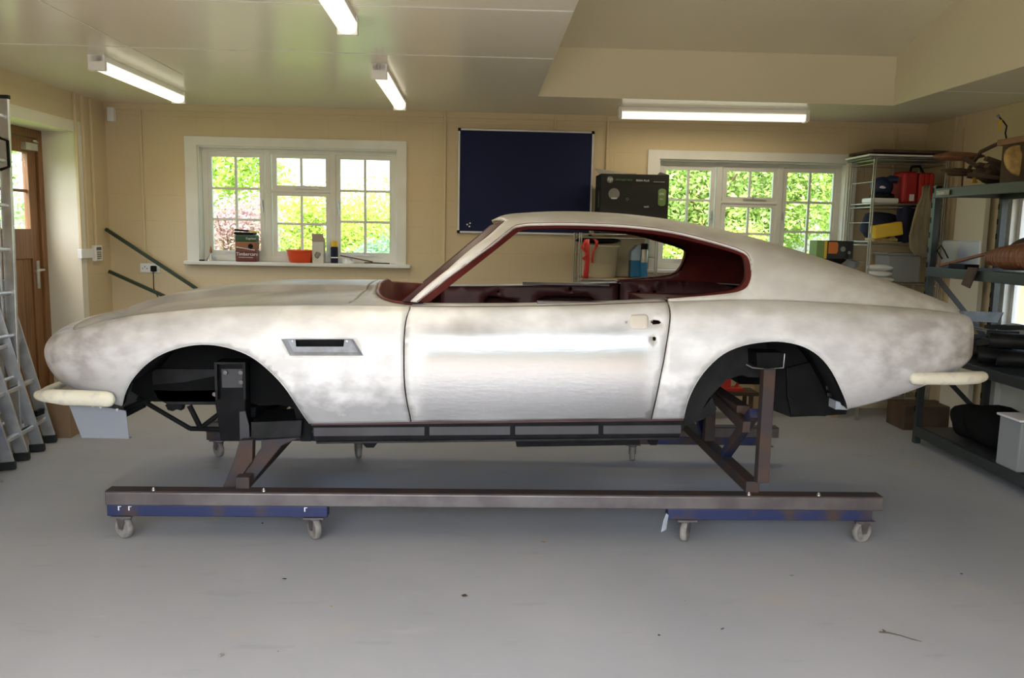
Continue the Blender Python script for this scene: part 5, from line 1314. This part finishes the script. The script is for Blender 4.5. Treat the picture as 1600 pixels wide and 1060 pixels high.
part('jack_body', MB().box(q.x-.07, q.x+.10, 6.92, 7.04, q.z+.001, q.z+.03).box(q.x-.07, q.x-.01, 6.93, 7.03, q.z, q.z+.16).bar((q.x-.03, 6.97, q.z+.14), (q.x+.10, 6.97, q.z+.16), .04, .03).bar((q.x+.04, 6.97, q.z+.02), (q.x+.10, 6.97, q.z+.14), .03, .02), 'red', t, bevel=.003)
# litter on the floor
LIT = [((848, 848), .018, 'gold_leaf', 'orange leaf scrap on the floor under the middle of the trolley rail'), ((517, 949), .012, 'gold_leaf', 'curled tan leaf on the floor below the front castor'), ((725, 932), .020, 'dark_brown', 'small brown dead leaf on the floor in the middle'),
       ((445, 906), .016, 'black', 'black scrap of leaf on the floor below the front castor'), ((410, 819), .014, 'black', 'black scrap on the floor behind the front blue beam'), ((345, 1026), .018, 'lab_grey', 'grey-green dead leaf near the bottom left of the photo'),
       ((1237, 901), .014, 'lab_green', 'green leaf scrap on the floor below the rear castors'), ((1129, 984), .012, 'black', 'black crumb on the floor left of the twig'), ((1030, 994), .010, 'black', 'black crumb on the floor near the bottom, below the rear castors'), ((1502, 898), .012, 'twig', 'thin dark scrap on the floor in front of the grey rack')]
for k, ((x, y), r, m, lb) in enumerate(LIT):
    p = at(x, y, Z=0); rnd = random.Random(k); n = 7
    ring = [p+Vector((cos(2*pi*i/n)*r*.7*rnd.uniform(.5, 1.3), sin(2*pi*i/n)*r*.7*rnd.uniform(.3, 1), rnd.uniform(.001, .008))) for i in range(n)]
    solo('dead_leaf', MB().add(ring+[p+Vector((0, 0, .006))], [(i, (i+1) % n, n) for i in range(n)]), m, lb, 'leaf', 'leaf scraps on the floor', solid=.001)
tw = [at(x, y, Z=0.004) for x, y in ((1374, 988), (1388, 989), (1405, 993), (1425, 999), (1440, 1003))]
solo('twig', MB().tube(tw, [.003, .003, .002, .002, .001], 5).tube([tw[0]+Vector((.02, 0, 0)), at(1379, 984, Z=.012), at(1384, 987, Z=.01)], .002, 5), 'twig', 'thin dry twig on the floor at the lower right', 'twig')

# ================================================================== OUTSIDE
struct('ground_back', MB().box(-25, 25, 7.7, 40, -.12, -.02), 'grass')
struct('ground_front', MB().box(-30, 30, -40, -.45, -.12, -.02), 'gravel')
struct('ground_left', MB().box(-25, -3.9, -.45, 7.7, -.12, -.02), 'grass')
struct('ground_right', MB().box(4.6, 25, -.45, 7.7, -.12, -.02), 'gravel')
def leaves(c, size, n, ls, seed, hollow=.45):
    rnd = random.Random(seed); b = MB(); c = Vector(c); lob = [(Vector((rnd.uniform(-.6, .6), rnd.uniform(-.6, .6), rnd.uniform(-.5, .7))), rnd.uniform(.35, .6)) for _ in range(14)]
    for i in range(n):
        o, rr = lob[i % 14]
        while True:
            d = Vector((rnd.uniform(-1, 1), rnd.uniform(-1, 1), rnd.uniform(-1, 1)))
            if .1 < d.length < 1: break
        d = d.normalized()*(hollow+(1-hollow)*rnd.random())
        p = o+d*rr; p = c+Vector((p.x*size[0], p.y*size[1], p.z*size[2]))
        if p.z < .05: continue
        a = Vector((rnd.gauss(0, 1), rnd.gauss(0, 1), rnd.gauss(0, .7))).normalized(); e = a.cross(Vector((rnd.gauss(0, 1), rnd.gauss(0, 1), rnd.gauss(0, 1)))).normalized()
        s = ls*rnd.uniform(.6, 1.3)
        b.add([p-a*s, p+e*s*.45-a*s*.1, p+a*s, p-e*s*.45-a*s*.1], [(0, 1, 2, 3)])
    return b
def tree(name, c, size, n, ls, m, seed, label, cat='tree'):
    t = thing(name, label, cat, (c[0], c[1], -.02))
    part('foliage', leaves(c, size, int(n*1.9), ls*.62, seed), m, t)
    b = MB().tube([(c[0], c[1], -.02), (c[0]+.05, c[1], c[2]*.6), (c[0], c[1], c[2]+size[2]*.4)], [.07*size[0], .05*size[0], .02*size[0]], 8)
    rnd = random.Random(seed)
    for k in range(5):
        b.tube([(c[0], c[1], c[2]*(.5+.1*k)), (c[0]+rnd.uniform(-.6, .6)*size[0], c[1]+rnd.uniform(-.6, .3)*size[1], c[2]+rnd.uniform(0, .6)*size[2])], [.03*size[0], .008], 6)
    part('trunk', b, 'bark', t)
tree('garden_tree', (-5.3, 14.6, 3.0), (2.0, 1.5, 2.3), 9000, .10, 'leaf_lime', 1, 'tall lime green tree seen through the left sash of the left window')
tree('flowering_shrub', (-3.25, 10.8, 1.35), (.75, .5, .75), 3200, .05, 'blossom', 2, 'shrub covered in pale pink blossom outside the left window', 'shrub')
tree('garden_shrub', (-3.6, 12.6, .8), (1.2, .8, .95), 4500, .06, 'leaf_green', 3, 'low green shrub behind the pink blossom', 'shrub')
tree('garden_shrub', (-2.35, 13.0, 1.1), (1.05, .8, 1.05), 6500, .06, 'leaf_lime', 4, 'bright bushy shrub behind the middle sash of the left window', 'shrub')
tree('garden_shrub', (-1.05, 12.8, 1.0), (1.15, .8, 1.25), 6500, .055, 'leaf_lime', 5, 'bright loose shrub rising in the right sash of the left window', 'shrub')
tree('garden_shrub', (-1.2, 11.6, .75), (.8, .5, .75), 3500, .05, 'leaf_blue', 6, 'blue-green low shrub at foot of the right sash, left window', 'shrub')
tree('garden_shrub', (.3, 13.5, 1.0), (1.2, .9, 1.2), 4000, .07, 'leaf_green', 7, 'green shrub behind the wall below the noticeboard', 'shrub')
tree('garden_tree', (3.1, 12.2, 2.2), (1.3, 1.0, 1.7), 9000, .075, 'leaf_green', 8, 'leafy green tree behind the left sash of the right window')
tree('garden_tree', (4.5, 13.0, 2.3), (1.5, 1.0, 1.8), 9000, .08, 'leaf_green', 9, 'leafy green tree behind the middle of the right window')
tree('garden_tree', (6.3, 13.0, 2.1), (1.4, 1.0, 1.8), 8500, .08, 'leaf_lime', 10, 'pale green tree behind the right sash of the right window')
tree('garden_shrub', (3.0, 10.8, .95), (.9, .5, .75), 3500, .05, 'leaf_lime', 11, 'bright low shrub seen through the cut-out of the car side window', 'shrub')
tree('garden_shrub', (4.85, 10.4, 1.2), (.65, .45, .75), 2800, .05, 'leaf_yellow', 12, 'yellow leaved shrub close to the right window', 'shrub')
tree('garden_tree', (-8.0, 12.0, 1.6), (1.5, 1.2, 1.7), 6000, .09, 'leaf_green', 13, 'green tree seen through the glass of the oak door')
tree('flowering_shrub', (-6.3, 10.4, 1.0), (.8, .6, .6), 2200, .06, 'blossom', 14, 'pale pink blossom at the foot of the oak door glass', 'shrub')
tree('garden_tree', (1.5, 19, 2.2), (4.0, 1.5, 2.0), 9000, .16, 'leaf_green', 15, 'wide distant tree line behind all the shrubs')
tree('garden_tree', (9.5, 17, 2.6), (3.2, 1.5, 2.4), 8000, .15, 'leaf_lime', 16, 'distant pale tree on the far right of the garden')
# across the drive, behind the photographer
rnd = random.Random(5); b = MB()
for k in range(9): b.blob((-13+k*3.2, -13, 1.2), (2.4, 1.4, 2.1), 3, .12, k)
tag(part('clipped_hedge', b, 'hedge'), 'long dark green hedge across the gravel drive', 'hedge')
